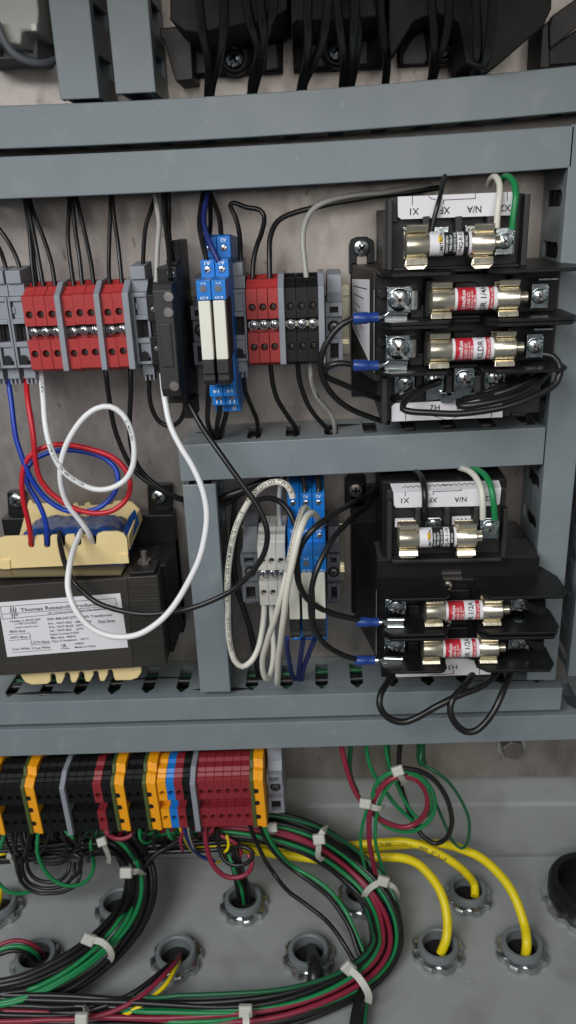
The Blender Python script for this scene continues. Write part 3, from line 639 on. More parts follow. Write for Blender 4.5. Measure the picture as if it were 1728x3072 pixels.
clip(t, F1[0]+0.2, F1[0]+9.2, 66, -16.0); clip(t, F1[0]+28.6, F1[0]+37.0, 66, -16.6)
clampplate(t, (955, 470), Z13, 60, 7.6, 11.0, 3.4, 0.5)
for px_ in ((320, 405), (500, 405), (750, 395)):
    X, _, zz = P(*Z13(*px_), 56); m = MB(); m.box(X-4.2, X+4.2, 54.5, 56, zz-1.5, zz+2.2); m.build('terminal_tab', 'zinc', t, bevel=0.3)
fuse('white and black cartridge fuse at the top of the upper control transformer', F1[0], 66, -16.2, 'black', ('LIMITRON', 'FNQ-R-3-2/10', -0.75))
# two-pole fuse block
def fuseblock(t, Z, zs, fins, xl, xr, dfr, xgap, wide=0.0):
    m = MB(); m.box(xl, xr-4, 42, 50, min(zs)-9, max(zs)+9.5)
    for zz in zs:
        m.box(xl+21, xl+25, 50, 62, zz-8, zz+8); m.box(xgap[0]+2, xgap[1]-2, 50, 58, zz-6, zz+6); m.box(xr-27.5, xr-25, 50, 61, zz-8, zz+8)
        m.box(xl+15, xl+21, 50, 57, zz-8.5, zz-3); m.cyl((xl+2.5, 50, zz+2), (xl+2.5, 53, zz+2), 2.3, n=14)
    m.build('fuse_base', 'black_plastic', t, bevel=0.4)
    for zz, d1, extra in fins:
        m = MB()
        m.zprism([(xl-0.5, 44), (xgap[0], 44), (xgap[0], d1-4), (xgap[0]-3, d1), (xl+5, d1), (xl+0.5, d1-5)], zz-0.75, zz+0.75)
        m.zprism([(xgap[1], 44), (xr, 44), (xr+extra, 56), (xr+extra, d1-6), (xr+extra-3.5, d1), (xgap[1]+5, d1), (xgap[1], d1-5)], zz-0.75, zz+0.75)
        m.zprism([(xgap[0], 44), (xgap[1], 44), (xgap[1], 57), (xgap[0], 57)], zz-0.75, zz+0.75)
        m.build('barrier', 'black_plastic', t, bevel=0.3)
zA, zB = P(*Z13(740, 868), 66)[2], P(*Z13(720, 1215), 66)[2]
fA, fB = P(*Z13(441, 880), 66)[0], P(*Z13(428, 1222), 66)[0]
fz = [(P(*Z13(700, y), 74)[2], 74, e) for y, e in ((690, 3.0), (1030, 0.0), (1058, 0.0), (1385, -2))]
fuseblock(t, Z13, [zA, zB], fz, 27.5, 113, 74, (60, 74))
for zz, fx in ((zA, fA), (zB, fB)):
    clip(t, fx, fx+8.8, 66, zz, flange=False, lip=0.6); clip(t, fx+29, fx+37.6, 66, zz, flange=False, lip=0.6)
for (px_, a) in (((225, 875), -0.8), ((215, 1210), -0.95)):
    clampplate(t, px_, Z13, 60, 10.6, 11.4, 5.0, a, cross=True)
    X, _, zz = P(*Z13(*px_), 60); m = MB(); c_, s_ = cos(a), sin(a)
    m.prism([(X+c_*5.6-s_*0.75, 62.6, zz+s_*5.6+c_*0.75), (X+c_*5.6+s_*0.75, 62.6, zz+s_*5.6-c_*0.75), (X-c_*4.6+s_*0.75, 62.6, zz-s_*4.6-c_*0.75), (X-c_*4.6-s_*0.75, 62.6, zz-s_*4.6+c_*0.75)], (0, 0.5, 0)); m.build('screw_strip', 'steel', t)
    m = MB(); m.cyl((X+6.2, 56, zz+3.5), (X+6.2, 56, zz-4.5), 4.2, n=18); m.build('spring_contact', 'steel', t, smooth=True)
for px_ in ((1195, 850), (1160, 1195)):
    clampplate(t, px_, Z13, 60, 7.0, 10.5, 3.4, 0.4)
    X, _, zz = P(*Z13(px_[0]+60, px_[1]-120), 64); m = MB(); m.box(X-4.4, X+4.0, 58, 66, zz-0.4, zz+0.4); m.build('terminal_tab', 'zinc', t, bevel=0.1)
fuse('red and white cartridge fuse marked 1/4A, upper one of the upper transformer', fA, 66, zA, 'red', ('Littelfuse', 'KLDR 1/4A', -1.95))
fuse('red and white cartridge fuse with its rating half hidden, upper transformer', fB, 66, zB, 'red', ('Littelfuse', 'KLDR 1/4A', -0.85))
# lower terminal strip
m = MB(); m.box(31, 92, 44, 47, -97, -73); m.box(30, 32.6, 44, 56, -97, -75)
m.box(30, 108, 3, 40, -97.5, -78)
for px_ in (365, 570, 770): m.slab(Z13, [(px_-22, 1400), (px_+22, 1400), (px_+22, 1545), (px_-22, 1545)], 55, 46)
m.build('terminal_strip', 'black_rough', t, bevel=0.5)
for px_, a in (((262, 1450), 0.7), ((465, 1430), 0.2), ((672, 1420), 0.05), ((885, 1415), 0.4)): clampplate(t, px_, Z13, 53, 9.0, 10.0, 3.9, a)
m = MB(); m.slab(Z13, [(410, 1480), (525, 1475), (525, 1560), (410, 1580)], 51, 50.4); m.slab(Z13, [(605, 1490), (730, 1485), (730, 1590), (605, 1605)], 51, 50.4); m.slab(Z13, [(515, 1520), (605, 1515), (605, 1580), (580, 1590), (515, 1590)], 55, 50.4); m.build('jumper_link', 'zinc', t, bevel=0.3)
m = MB(); m.slab(Z13, [(200, 1592), (940, 1560), (940, 1688), (173, 1718), (173, 1612)], 52, 51.4); st = m.build('terminal_label', 'paper', t)
m = MB(); D_ = 52.1
text_px(m, Z13, 'H2', (506, 1602), (440, 1606), 42, D_); text_px(m, Z13, 'H3', (690, 1592), (622, 1596), 42, D_); line_px(m, Z13, [(270, 1660), (270, 1708)], 5, D_); line_px(m, Z13, [(864, 1630), (864, 1685)], 5, D_); line_px(m, Z13, [(464, 1680), (540, 1703)], 4, D_); line_px(m, Z13, [(595, 1695), (665, 1678)], 4, D_); line_px(m, Z13, [(464, 1672), (664, 1664)], 4, D_)
m.build('lettering', 'ink', st)

# ------------------------------------------------------------------ lower control transformer
t = thing('control_transformer', 'lower black control transformer with flared barriers and 1/2A fuses', 'transformer', (70, 0, -185)); T2 = t
m = MB(); m.zprism([(18.5, 5), (28, 54), (110, 54), (110, 5)], -226, -168.4)
for k in range(16): m.box(28.3, 109.7, 30+k*1.5, 30.7+k*1.5, -170, -168.15)
m.box(31, 92, 3, 50, -240, -128); m.build('core', 'core_black', t, bevel=0.2)
m = MB(); m.slab(Z14, [(30, 80), (60, 50), (130, 40), (160, 70), (160, 250), (30, 250)], 4, 0.5); m.box(17, 32, 0.5, 4, -225, -145); m.box(31, 88, 0.5, 4, -150, -124.5); m.slab(Z14, [(860, 30), (920, 15), (950, 40), (950, 120), (860, 120)], 4.2, 0.7); m.build('mounting_foot', 'black_plastic', t, bevel=0.5)
X, _, zz = P(*Z14(95, 140), 4); m = MB(); screw(m, X, 4, zz, 4.2, 0, 1, h=2.6); m.build('mounting_screw', ['screw_dull', 'hole'], t, smooth=True)
m = MB(); m.add([(27.6, 55, -184), (27.6, 58, -184), (27.6, 58, -222), (27.6, 55, -222)], [(0, 1, 2, 3)]); m.build('sticker', 'paper', t)
m = MB(); m.box(33, 91, 50, 54, -166, -131); m.box(32.6, 35, 50, 60, -166, -135); m.box(89, 91.4, 50, 60, -166, -140); m.box(35, 89, 54, 62, -167, -165)
for px_ in (480, 660, 840): m.slab(Z14, [(px_-16, 258), (px_+16, 255), (px_+16, 360), (px_-16, 360)], 62, 52)
m.build('terminal_strip', 'black_rough', t, bevel=0.5)
m = MB()
lo = [P(*Z14(*p), 60) for p in ((328, 160), (990, 130))]; bt = [P(*Z14(*p), 60) for p in ((980, 228), (960, 240), (345, 252), (332, 238))]
bk = [P(*Z14(*p), 52) for p in ((975, 84), (308, 104))]
m.prism([lo[0], lo[1], *bt], (0, -0.4, 0)); m.prism([lo[0], lo[1], bk[0], bk[1]], (0, -0.3, -0.3)); st = m.build('terminal_label', 'paper', t)
m = MB(); D_ = 60.1
text_px(m, Z14, 'X1', (425, 192), (375, 195), 32, D_); text_px(m, Z14, 'XF', (598, 190), (545, 193), 32, D_); text_px(m, Z14, 'N/A', (778, 186), (702, 189), 32, D_); text_px(m, Z14, 'X2', (945, 180), (890, 183), 32, D_)
line_px(m, Z14, [(400, 178), (400, 155)], 4, D_); line_px(m, Z14, [(572, 172), (572, 153), (745, 147), (745, 138)], 4, D_)
def bkpt(u, v):                                         # a spot on the folded-back top of the label
    f = max(0.0, min(1.0, (150-v-(u-330)*0.03)/52.0)); return P(*Z14(u, v), 60-8*f+0.25)
for i in range(14):
    a = bkpt(385+i*33, 128-i*1.6); b = bkpt(385+(i+0.5)*33, 116-i*1.6); c = bkpt(385+(i+1)*33, 127-i*1.6)
    for p, q in ((a, b), (b, c)):
        m.add([p, q, (q[0], q[1], q[2]-0.35), (p[0], p[1], p[2]-0.35)], [(0, 1, 2, 3)])
text_fit(m, '120', bkpt(680, 108), bkpt(618, 110), 1.4)
m.build('lettering', 'ink', st)
F2 = P(*Z14(355, 440), 68); z2 = -150.5
clip(t, F2[0]+0.4, F2[0]+9.4, 68, z2); clip(t, F2[0]+28.2, F2[0]+37.0, 68, z2-0.4)
clampplate(t, (915, 380), Z14, 64, 8.6, 10.8, 4.2, 0.2)
clampplate(t, (570, 350), Z14, 57, 7.6, 6.0, 2.8, 0.9)
for px_, s_ in (((395, 345), 'X4'), ((745, 332), 'H1')):
    X, _, zz = P(*Z14(*px_), 58); m = MB(); m.box(X-4.6, X+4.6, 57, 58, zz-2.2, zz+2.2); tab = m.build('terminal_tag', 'paper', t)
    m = MB(); text_fit(m, s_, (X+2.4, 58.06, zz+1.3), (X-2.0, 58.06, zz+1.3), 2.2); m.build('lettering', 'ink', tab)
fuse('white and black cartridge fuse at the top of the lower control transformer', F2[0], 68, z2, 'black', ('LIMITRON', 'FNQ-R-1-1/4', -1.1))
zC, zD = P(*Z14(750, 880), 68)[2], P(*Z14(740, 1112), 68)[2]
fC, fD = P(*Z14(520, 885), 68)[0], P(*Z14(505, 1118), 68)[0]
f2 = [(P(*Z14(700, y), 78)[2], 78, e) for y, e in ((815, 5.0), (1034, 3.0), (1062, 2.6), (1262, 2.2))]
fuseblock(t, Z14, [zC, zD], f2, 29, 114, 78, (62, 77))
for zz, fx in ((zC, fC), (zD, fD)):
    clip(t, fx, fx+8.8, 68, zz, flange=True, lip=0.0, fl=8.4); clip(t, fx+28.9, fx+37.6, 68, zz, flange=True, lip=0.0, fl=8.4)
    for sx in (114, 116.5): pass
for px_ in ((340, 862), (335, 1095), (1110, 835), (1095, 1075)): clampplate(t, px_, Z14, 63.5, 10.0, 8.4, 4.3, 0.6)
for px_ in ((1090, 925), (1075, 1160)):
    q = [P(*Z14(px_[0]+a, px_[1]+b), d) for a, b, d in ((-55, -25, 60), (35, -25, 60), (52, 25, 68), (-15, 35, 68))]
    m = MB(); m.prism(q, (0, -0.3, -0.6)); m.build('terminal_tab', 'zinc', t, bevel=0.1)
for px_ in ((665, 745), (660, 970)):
    X, _, zz = P(*Z14(*px_), 60); m = MB(); screw(m, X, 57, zz, 2.6, 0, 1); m.build('base_screw', ['brass', 'hole'], t, smooth=True)
m = MB(); m.slab(Z14, [(625, 650), (745, 648), (745, 660), (625, 662)], 56, 54); m.slab(Z14, [(635, 684), (750, 682), (750, 690), (635, 692)], 57, 54); m.build('spring_contact', 'screw_dull', t)
m = MB(); m.slab(Z14, [(340, 1275), (645, 1265), (650, 1180), (780, 1180), (925, 1220), (925, 1275), (345, 1292)], 52, 51); st = m.build('terminal_label', 'paper', t)
m = MB(); text_px(m, Z14, 'H3', (720, 1218), (664, 1221), 30, 52.1); line_px(m, Z14, [(698, 1250), (698, 1272), (545, 1280)], 4, 52.1); line_px(m, Z14, [(856, 1225), (856, 1272)], 4, 52.1); m.build('lettering', 'ink', st)
for (dx) in ((1225, 870), (1215, 1085)):
    X, _, zz = P(*Z14(*dx), 74); m = MB(); m.zprism([(X-6, 50), (X+2, 58), (X+4.5, 68), (X+2.5, 76), (X-1, 78), (X-5, 72)], zz-2.2, zz+2.2); m.build('barrier_ear', 'black_plastic', t, bevel=0.5)
fuse('red and white cartridge fuse marked 1/2A, upper one of the lower transformer', fC, 68, zC, 'red', ('Littelfuse', 'KLDR 1/2A', -2.0))
fuse('red and white cartridge fuse marked 1/2A, lowest fuse of all', fD, 68, zD, 'red', ('Littelfuse', 'KLDR 1/2A', -1.7))

# ------------------------------------------------------------------ left transformer with cream bobbin
t = thing('power_transformer', 'brown-black transformer with cream bobbin and white rating label', 'transformer', (-130, 0, -200)); LT = t
m = MB(); m.slab(Z9, [(-260, 258), (1070, 172), (1130, 785), (-260, 872)], 55, 14); m.build('core', 'core', t, bevel=0.6)
m = MB(); m.slab(Z9, [(-260, 262), (862, 190), (905, 800), (-260, 868)], 55.5, 54.6); m.build('face_plate', 'core_face', t, bevel=0.3)
m = MB(); m.box(-187, -104, 30, 54, -174.0, -173.4); m.build('varnish_layer', 'varnish', t)
m = MB()
m.slab(Z4, [(45, 745), (60, 735), (150, 732), (160, 745), (175, 1000), (62, 1000)], 4.5, 0.5); m.slab(Z4, [(1000, 700), (1012, 688), (1155, 684), (1168, 698), (1168, 935), (1010, 940)], 4.5, 0.5)
m.box(-180, -82.5, 2, 12, -232, -157); m.box(-90, -82.5, 4, 44, -226, -173)
m.slab(Z4, [(875, 1285), (1050, 1272), (1055, 1300), (880, 1312)], 55, 40); m.build('frame', 'black_plastic', t, bevel=0.6)
for px_ in ((112, 795), (1078, 770)):
    X, _, zz = P(*Z4(*px_), 5); m = MB(); screw(m, X, 4.5, zz, 4.3, 0, 1, ang=0.6, h=2.8); m.build('mounting_screw', ['zinc', 'hole'], t, smooth=True)
X, _, zz = P(*Z4(985, 1235), 44); m = MB(); m.lathe((X, 44, -173.5), (0, 0, 1), [(4.6, 0), (4.6, 0.9), (0, 1)], 20); m.lathe((X, 44, -172.6), (0, 0, 1), [(3.6, 0), (3.6, 2.8), (0, 2.9)], 6); m.lathe((X, 44, -170), (0, 0, 1), [(1.6, 0), (1.6, 5), (0, 5.2)], 12); m.build('bolt', 'screw_dull', t, smooth=True)
def slots(Z, top, base, xs, hw, deep, ytop):           # comb outline: from left top to right top with round-bottomed slots
    out = []
    for x, yb in xs:
        y = ytop(x); out.append((x-hw-6, y-2)); out.append((x-hw, y+12))
        for a in (180, 225, 270, 315, 360): out.append((x+hw*cos(radians(a)), yb-hw*sin(radians(a)) if False else yb+hw*abs(sin(radians(a)))))
        out.append((x+hw, y+12)); out.append((x+hw+6, y-2))
    return out
fl = [(-40, 1110), (-10, 1055), (30, 1042)]+slots(Z4, 0, 0, [(213, 1098), (320, 1098), (420, 1092), (530, 1085), (632, 1080)], 22, 0, lambda x: 1038-(x-200)*0.028)+[(700, 1010), (800, 1008), (840, 1022), (862, 1055), (876, 1222), (-40, 1262)]
m = MB(); m.slab(Z4, fl, 45, 43.4); m.slab(Z4, [(10, 1205), (65, 1200), (70, 1262), (12, 1264)], 45.8, 44); m.slab(Z4, [(806, 1165), (868, 1160), (876, 1222), (812, 1226)], 45.8, 44); m.build('bobbin_flange', 'cream', t, bevel=0.15)
bf = [(130, 1040), (175, 870), (195, 795), (215, 800), (232, 822), (340, 818), (365, 840), (490, 838), (500, 818), (525, 816), (535, 836), (570, 836), (580, 814), (608, 812), (620, 832), (760, 826), (772, 803), (850, 797), (900, 812), (940, 850), (958, 925), (900, 1060)]
m = MB(); m.slab(Z4, bf, 15, 13.4); m.build('bobbin_flange', 'cream', t, bevel=0.15)
m = MB(); m.prism([P(*Z4(958, 925), 15), P(*Z4(940, 850), 15), (P(*Z4(870, 1080), 42)[0], 42, P(*Z4(870, 1080), 42)[2]+4), P(*Z4(872, 1130), 42)], (0.9, 0, 0)); m.build('bobbin_cheek', 'cream', t, bevel=0.2)
# winding wrapped in blue tape: lumpy rounded block
m = MB(); xa, xb = -160.5, -105.5; za, zb = -176, -153.4; NX, ND = 22, 10; vs = []; fs = []
rnd = random.Random(3)
for i in range(NX+1):
    for j in range(ND+1):
        fx, fd = i/NX, j/ND; edge = min(1.0, min(fx, 1-fx)*7); ed2 = min(1.0, min(fd, 1-fd)*6)
        zz = za+(zb-za)*(0.72+0.28*sqrt(edge))*(0.86+0.14*sqrt(ed2))+rnd.uniform(-0.9, 0.9)
        vs.append((xa+(xb-xa)*fx, 15.2+27*fd, zz))
for i in range(NX):
    for j in range(ND): a = i*(ND+1)+j; fs.append((a, a+1, a+ND+2, a+ND+1))
m.add(vs, fs)
m.box(xa, xb, 15.3, 42.2, -178, -167)
q = [P(*Z4(875, 905), 18), P(*Z4(912, 858), 22), P(*Z4(940, 950), 26), P(*Z4(872, 1095), 40), P(*Z4(840, 1000), 38)]; m.prism(q, (0.5, 0, 0)); m.build('tape_wrap', 'tape', t, smooth=True, ang=50)
cb = [(135, 838)]+[(150, 870), (175, 900), (215, 915), (320, 910), (342, 895)]
for x, yb in ((358, 845), (455, 838), (552, 832), (650, 828), (748, 820)):
    cb += [(x-16, yb+22), (x-19, yb+8), (x-10, yb-6), (x+10, yb-6), (x+19, yb+8), (x+24, yb+42), (x+32, yb+62), (x+58, yb+62), (x+68, yb+44)] if x < 748 else [(x-16, yb+22), (x-19, yb+8), (x-10, yb-6), (x+10, yb-6), (x+19, yb+8), (x+26, yb+48), (x+36, yb+66)]
cb += [(890, 884), (935, 868), (960, 830), (955, 795), (940, 780)]
m = MB(); m.slab(Z9, cb, 50, 47.5); m.build('bobbin_comb', 'cream', t, bevel=0.3)
# rating label
m = MB(); m.slab(Z15, [(-20, 192), (1187, 100), (1265, 632), (72, 728)], 55.9, 55.55); lab = m.build('rating_label', 'paper', t)
m = MB(); D_ = 56.0
line_px(m, Z15, [(2, 232), (1140, 148), (1156, 245), (25, 355)], 5, D_, closed=True)
line_px(m, Z15, [(28, 305), (98, 300), (108, 228), (120, 345), (133, 232), (145, 348), (155, 240), (165, 322), (178, 295), (1138, 224)], 5, D_)
def L_(s, x0, y0, x1, y1, h): text_px(m, Z15, s, (x0, y0), (x1, y1), h, D_)
L_('Thomas Research Products', 206, 280, 972, 222, 37); L_('SSL Solutions Faster Than The Speed of Light', 474, 302, 1128, 248, 17)
L_('Huntley, IL 60142 USA', 104, 387, 402, 364, 22); L_('+1 847-515-3057', 146, 412, 370, 395, 20); L_('www.trpssl.com', 152, 444, 380, 428, 18)
L_('P/N 480:347:277-400VA Transformer', 472, 368, 1115, 322, 27)
L_('Pri1 : WHT-RED   :480V 60Hz', 480, 410, 905, 382, 23); L_('Pri2 : WHT-BLUE  :347V 60Hz', 486, 445, 905, 417, 23); L_('Sec : WHT-BLK    :277V', 494, 480, 828, 458, 23)
L_('Input Current 0.95A', 498, 515, 784, 495, 22); L_('Max input  400VA', 506, 549, 754, 532, 22); L_('Class A Insulation - 105\u00b0C', 512, 584, 880, 556, 22)
L_('Data Sheet', 974, 388, 1140, 376, 24); L_('150820', 738, 606, 830, 599, 20); L_('Made in China', 742, 642, 945, 626, 22)
L_('480V Red', 94, 490, 250, 480, 24); L_('347V Blue', 104, 548, 272, 538, 24); L_('277V Black', 330, 596, 494, 585, 24); L_('Com White', 122, 664, 298, 650, 24); L_('Com White', 340, 652, 498, 640, 24)
L_('UR', 612, 635, 660, 630, 36); L_('E318846', 606, 652, 690, 646, 12)
line_px(m, Z15, [(975, 394), (1142, 382)], 3, D_); line_px(m, Z15, [(80, 508), (295, 492)], 4, D_); line_px(m, Z15, [(90, 566), (300, 548)], 4, D_); line_px(m, Z15, [(318, 608), (496, 596)], 4, D_); line_px(m, Z15, [(115, 686), (508, 656)], 4, D_)
for (cx_, cy_) in ((287, 512), (291, 538), (300, 576), (306, 600), (312, 640)):
    line_px(m, Z15, [(cx_+13*sin(a), cy_-13*cos(a)) for a in [i*pi/6 for i in range(7)]], 4, D_)
m.build('lettering', 'ink', lab)

# ------------------------------------------------------------------ contactors above the top duct
mat('dim_panel', (92, 88, 88), 0.5, var=0.1, scale=100, bump=0.05)
mat('contactor_black', (17, 16, 16), 0.55, spec=0.25, var=0.2, scale=100, bump=0.08)  # black deepened to add shade where the enclosure top leaves too much light
mat('pale_grey', (178, 178, 170), 0.4, var=0.05, scale=100, bump=0.05)
mat('brown_black', (44, 39, 36), 0.5, var=0.15, scale=100, bump=0.08)  # darkened in colour too, for the shade around the contactors
def contactor(label, Z, base, body, ribs, panels, boss, bd=60):
    t = thing('contactor', label, 'contactor', P(*Z(*boss), 0))
    m = MB(); m.slab(Z, base, 9, 0.5); m.build('base', 'contactor_black', t, bevel=0.5)
    m = MB(); m.slab(Z, body, bd, 9); m.build('housing', 'contactor_black', t, bevel=0.6)
    for r_ in ribs: m = MB(); m.slab(Z, r_, 24, 0.6); m.build('side_rib', 'brown_black', t, bevel=0.5)
    for p_ in panels: m = MB(); m.slab(Z, p_, 10.4, 8.5); m.build('inset_panel', 'dim_panel', t, bevel=0.3)
    X, _, zz = P(*Z(*boss), 15); m = MB(); m.lathe((X, 8, zz+1), (0, 1, 0), [(8, 0), (8, 5.5), (6.8, 6), (6.4, 4), (0, 4)], 24); m.build('screw_boss', 'black_plastic', t, smooth=True)
    m = MB(); screw(m, X, 12, zz, 4.6, 0, 1, ang=0.5, h=3); m.build('mounting_screw', ['zinc', 'hole'], t, smooth=True); return t
contactor('left black contactor with a bright screw above the top duct', Z18, [(195, 458), (740, 432), (740, -290), (180, -290)], [(60, -300), (770, -300), (770, 60), (640, 130), (500, 150), (230, 200), (150, 190), (60, 120)],
          [[(20, 240), (95, 492), (200, 480), (185, 200), (90, 160), (0, 170), (0, 230)]], [[(200, 200), (240, 200), (290, 360), (270, 440), (205, 445)], [(650, 140), (690, 140), (715, 410), (640, 425)]], (445, 345))
contactor('middle black contactor between two groups of black cables', Z18, [(808, 428), (1350, 402), (1350, -290), (770, -290)], [(780, -300), (1360, -300), (1360, 90), (1180, 120), (830, 130), (790, 160)],
          [], [[(905, 130), (1255, 110), (1250, 385), (905, 402)]], (1072, 300))
contactor('right black contactor with a slanted lower corner', Z19, [(225, 452), (850, 412), (850, -290), (225, -290)], [(150, -290), (1290, -290), (1280, 60), (1225, 180), (905, 455), (840, 490), (690, 440), (640, 160), (480, 90), (330, 150), (170, 400), (150, 300)],
          [[(1215, 190), (1262, 140), (1268, 470), (1198, 475)]], [[(250, 380), (330, 250), (390, 180), (420, 400), (400, 440), (252, 445)], [(490, 90), (560, 60), (600, 200), (620, 415), (520, 425)]], (542, 320), 48)
t = thing('mounting_bracket', 'dark slanted bracket in the top right corner', 'bracket', P(*Z19(1350, 200), 0))
m = MB(); m.slab(Z19, [(1268, 335), (1449, 195), (1560, 110), (1560, -80), (1449, -10), (1290, 105), (1266, 180)], 26, 20); m.build('arm', 'brown_black', t, bevel=0.5)
m = MB(); m.slab(Z19, [(1262, 345), (1560, 130), (1560, 430), (1266, 452)], 20, 0.5); m.build('foot', 'black_plastic', t, bevel=0.4)
t = thing('pale_device', 'pale device corner at the top left edge', 'relay base', P(*Z20(60, 100), 0))
m = MB(); m.slab(Z20, [(-120, -120), (168, -120), (186, 60), (180, 150), (105, 150), (100, 215), (-120, 190)], 42, 12); m.build('housing', 'pale_grey', t, bevel=1.0)
m = MB(); m.slab(Z20, [(-120, 190), (100, 200), (108, 150), (180, 170), (180, 285), (-120, 290)], 26, 0.5); m.build('base', 'dark_grey_plastic', t, bevel=0.8)
m = MB(); m.slab(Z20, [(108, 150), (155, 160), (155, 255), (108, 235)], 27, 25.8); m.slab(Z20, [(-30, 235), (10, 240), (12, 270), (-30, 272)], 27, 25.8); m.build('socket_opening', 'hole', t)
m = MB(); m.slab(Z20, [(148, 112), (176, 110), (176, 148), (150, 150)], 44, 41); m.build('latch', 'white_plastic', t, bevel=0.4)

# ------------------------------------------------------------------ spade connectors
def spade(label, Z, pts, d, w0=2.2):
    (xa, ya), (xb, yb), (xc, yc) = pts; t = thing('spade_connector', label, 'connector', P(*Z(xa, ya), d), 'blue insulated spade connectors')
    a, b, c = [Vector(P(*Z(*p), d)) for p in pts]; u = (b-a).normalized(); v = (c-b).normalized()
    m = MB(); m.lathe(a, u, [(2.2, 0), (2.6, 0.6), (2.6, (b-a).length*0.55), (2.2, (b-a).length*0.62), (2.4, (b-a).length)], 14); m.build('sleeve', 'crimp_blue', t, smooth=True)
    m = MB(); m.lathe(b, v, [(1.5, -0.5), (1.5, 1.5), (0.9, 3.0)], 12); l = (c-b).length
    n_ = v.cross(Vector((0, 1, 0))).normalized()
    q = [b+v*2.6-n_*1.0, b+v*4.2-n_*2.4, c-n_*2.4, c+n_*2.4, b+v*4.2+n_*2.4, b+v*2.6+n_*1.0]; m.prism([tuple(p) for p in q], (0, 0.8, 0)); m.build('blade', 'zinc', t, bevel=0.15)
    m = MB()
    for s in (-1, 1):
        e0 = b+v*4.4+n_*s*2.0+Vector((0, 1.1, 0)); m.cyl(e0, c+n_*s*2.0+Vector((0, 1.1, 0)), 1.0, n=10)
    m.build('rolled_edge', 'zinc', t, smooth=True); return t
spade('blue spade connector on the upper fuse of the upper transformer', Z6, [(203, 290), (345, 282), (505, 288)], 65)
spade('blue spade connector on the second fuse of the upper transformer', Z6, [(203, 552), (345, 553), (505, 560)], 65)
spade('blue spade connector on the upper 1/2A fuse of the lower transformer', Z14, [(100, 953), (238, 955), (390, 955)], 69)
spade('blue spade connector on the lowest 1/2A fuse', Z14, [(88, 1190), (215, 1188), (380, 1195)], 69)

# ------------------------------------------------------------------ wires, upper compartment
BW, GW = 'black_wire', 'black wires above the red terminals'
W('wire', 'black wire slanting into the end stop at the left edge', BW, Z1, [(-60, 380, 28), (0, 480, 30), (30, 570, 34), (48, 660, 36)], group=GW)
W('wire', 'black wire slanting into the second grey end stop from the left', BW, Z1, [(-40, 290, 28), (50, 410, 30), (120, 540, 34), (160, 660, 36)], group=GW)
for l, p in (('left', [(175, 90, 22), (200, 250, 26), (222, 430, 31), (236, 600, 35), (252, 780, 40)]), ('middle', [(190, 90, 24), (222, 260, 28), (262, 450, 33), (296, 620, 36), (318, 780, 40)]), ('right', [(205, 90, 21), (250, 230, 25), (320, 400, 30), (370, 580, 35), (405, 780, 40)])):
    W('wire', l+' black wire of the trio into the first red terminals', BW, Z1, p, group=GW)
W('wire', 'black wire hidden behind the trio into the first red terminals', BW, Z1, [(195, 90, 18), (215, 300, 20), (245, 540, 25), (275, 780, 32)], group=GW)
for l, p in (('left', [(505, 80, 22), (500, 230, 26), (495, 400, 31), (508, 580, 35), (535, 770, 40)]), ('middle', [(520, 80, 24), (540, 260, 28), (562, 450, 33), (580, 600, 36), (598, 770, 40)]), ('right', [(545, 80, 21), (585, 240, 25), (630, 420, 30), (660, 590, 35), (682, 770, 40)])):
    W('wire', l+' black wire of the trio into the middle red terminals', BW, Z1, p, group=GW)
W('wire', 'left black wire of the pair beside the tall grey end stop', BW, Z1, [(800, 60, 22), (800, 250, 26), (792, 450, 31), (790, 600, 35), (797, 760, 40)], group=GW)
W('wire', 'right black wire of the pair beside the tall grey end stop', BW, Z1, [(812, 60, 24), (830, 260, 28), (858, 450, 33), (872, 600, 36), (880, 760, 40)], group=GW)
W('wire', 'black wire curving down into the tall grey end stop', BW, Z1, [(1130, 60, 20), (1095, 180, 24), (1055, 320, 28), (1040, 470, 33), (1036, 620, 38)], group=GW)
W('wire', 'grey wire dropping to the slim black fuse terminal', 'grey_wire', Z1, [(1120, 50, 26), (1140, 180, 30), (1150, 300, 34), (1140, 460, 38), (1128, 720, 42)], r=1.5)
W('wire', 'left black wire into the top of the tall black fuse holder', BW, Z1, [(1185, 50, 28), (1195, 250, 34), (1210, 400, 42), (1228, 560, 52), (1236, 700, 59)], r=1.5)
W('wire', 'right black wire into the top of the tall black fuse holder', BW, Z1, [(1215, 50, 26), (1220, 250, 30), (1225, 380, 36), (1245, 490, 42), (1262, 560, 46)], r=1.5)
W('wire', 'black wire into the left blue relay, upper row', BW, Z2, [(440, 50, 26), (425, 130, 30), (410, 230, 40), (428, 370, 54), (456, 490, 60)], r=1.5)
W('wire', 'dark blue wire into the right blue relay, upper row', 'navy_wire', Z2, [(458, 50, 28), (448, 140, 34), (440, 230, 44), (465, 340, 56), (528, 485, 62)], r=1.6)
W('wire', 'black wire behind the dark blue relay wire', BW, Z2, [(470, 50, 22), (480, 160, 26), (482, 250, 32), (468, 350, 42)], r=1.4)
W('wire', 'black wire arching to the top of the right blue relay', BW, Z2, [(470, 55, 24), (500, 130, 28), (535, 220, 36), (550, 350, 46)], r=1.5)
W('wire', 'black jumper bent like a hook above the right red terminals', BW, Z2, [(664, 510, 38), (664, 420, 36), (655, 300, 30), (628, 200, 26), (602, 140, 24), (625, 124, 24), (700, 148, 24), (785, 162, 25), (812, 200, 26), (798, 300, 30), (762, 400, 35), (742, 500, 38), (738, 600, 40)], r=1.45)
W('wire', 'black wire arching from a red terminal to the upper transformer', BW, Z2, [(846, 600, 40), (842, 480, 38), (850, 340, 34), (900, 235, 30), (1000, 180, 28), (1150, 145, 27), (1300, 115, 26), (1500, 80, 24), (1700, 55, 22), (1900, 30, 20)], r=1.6)
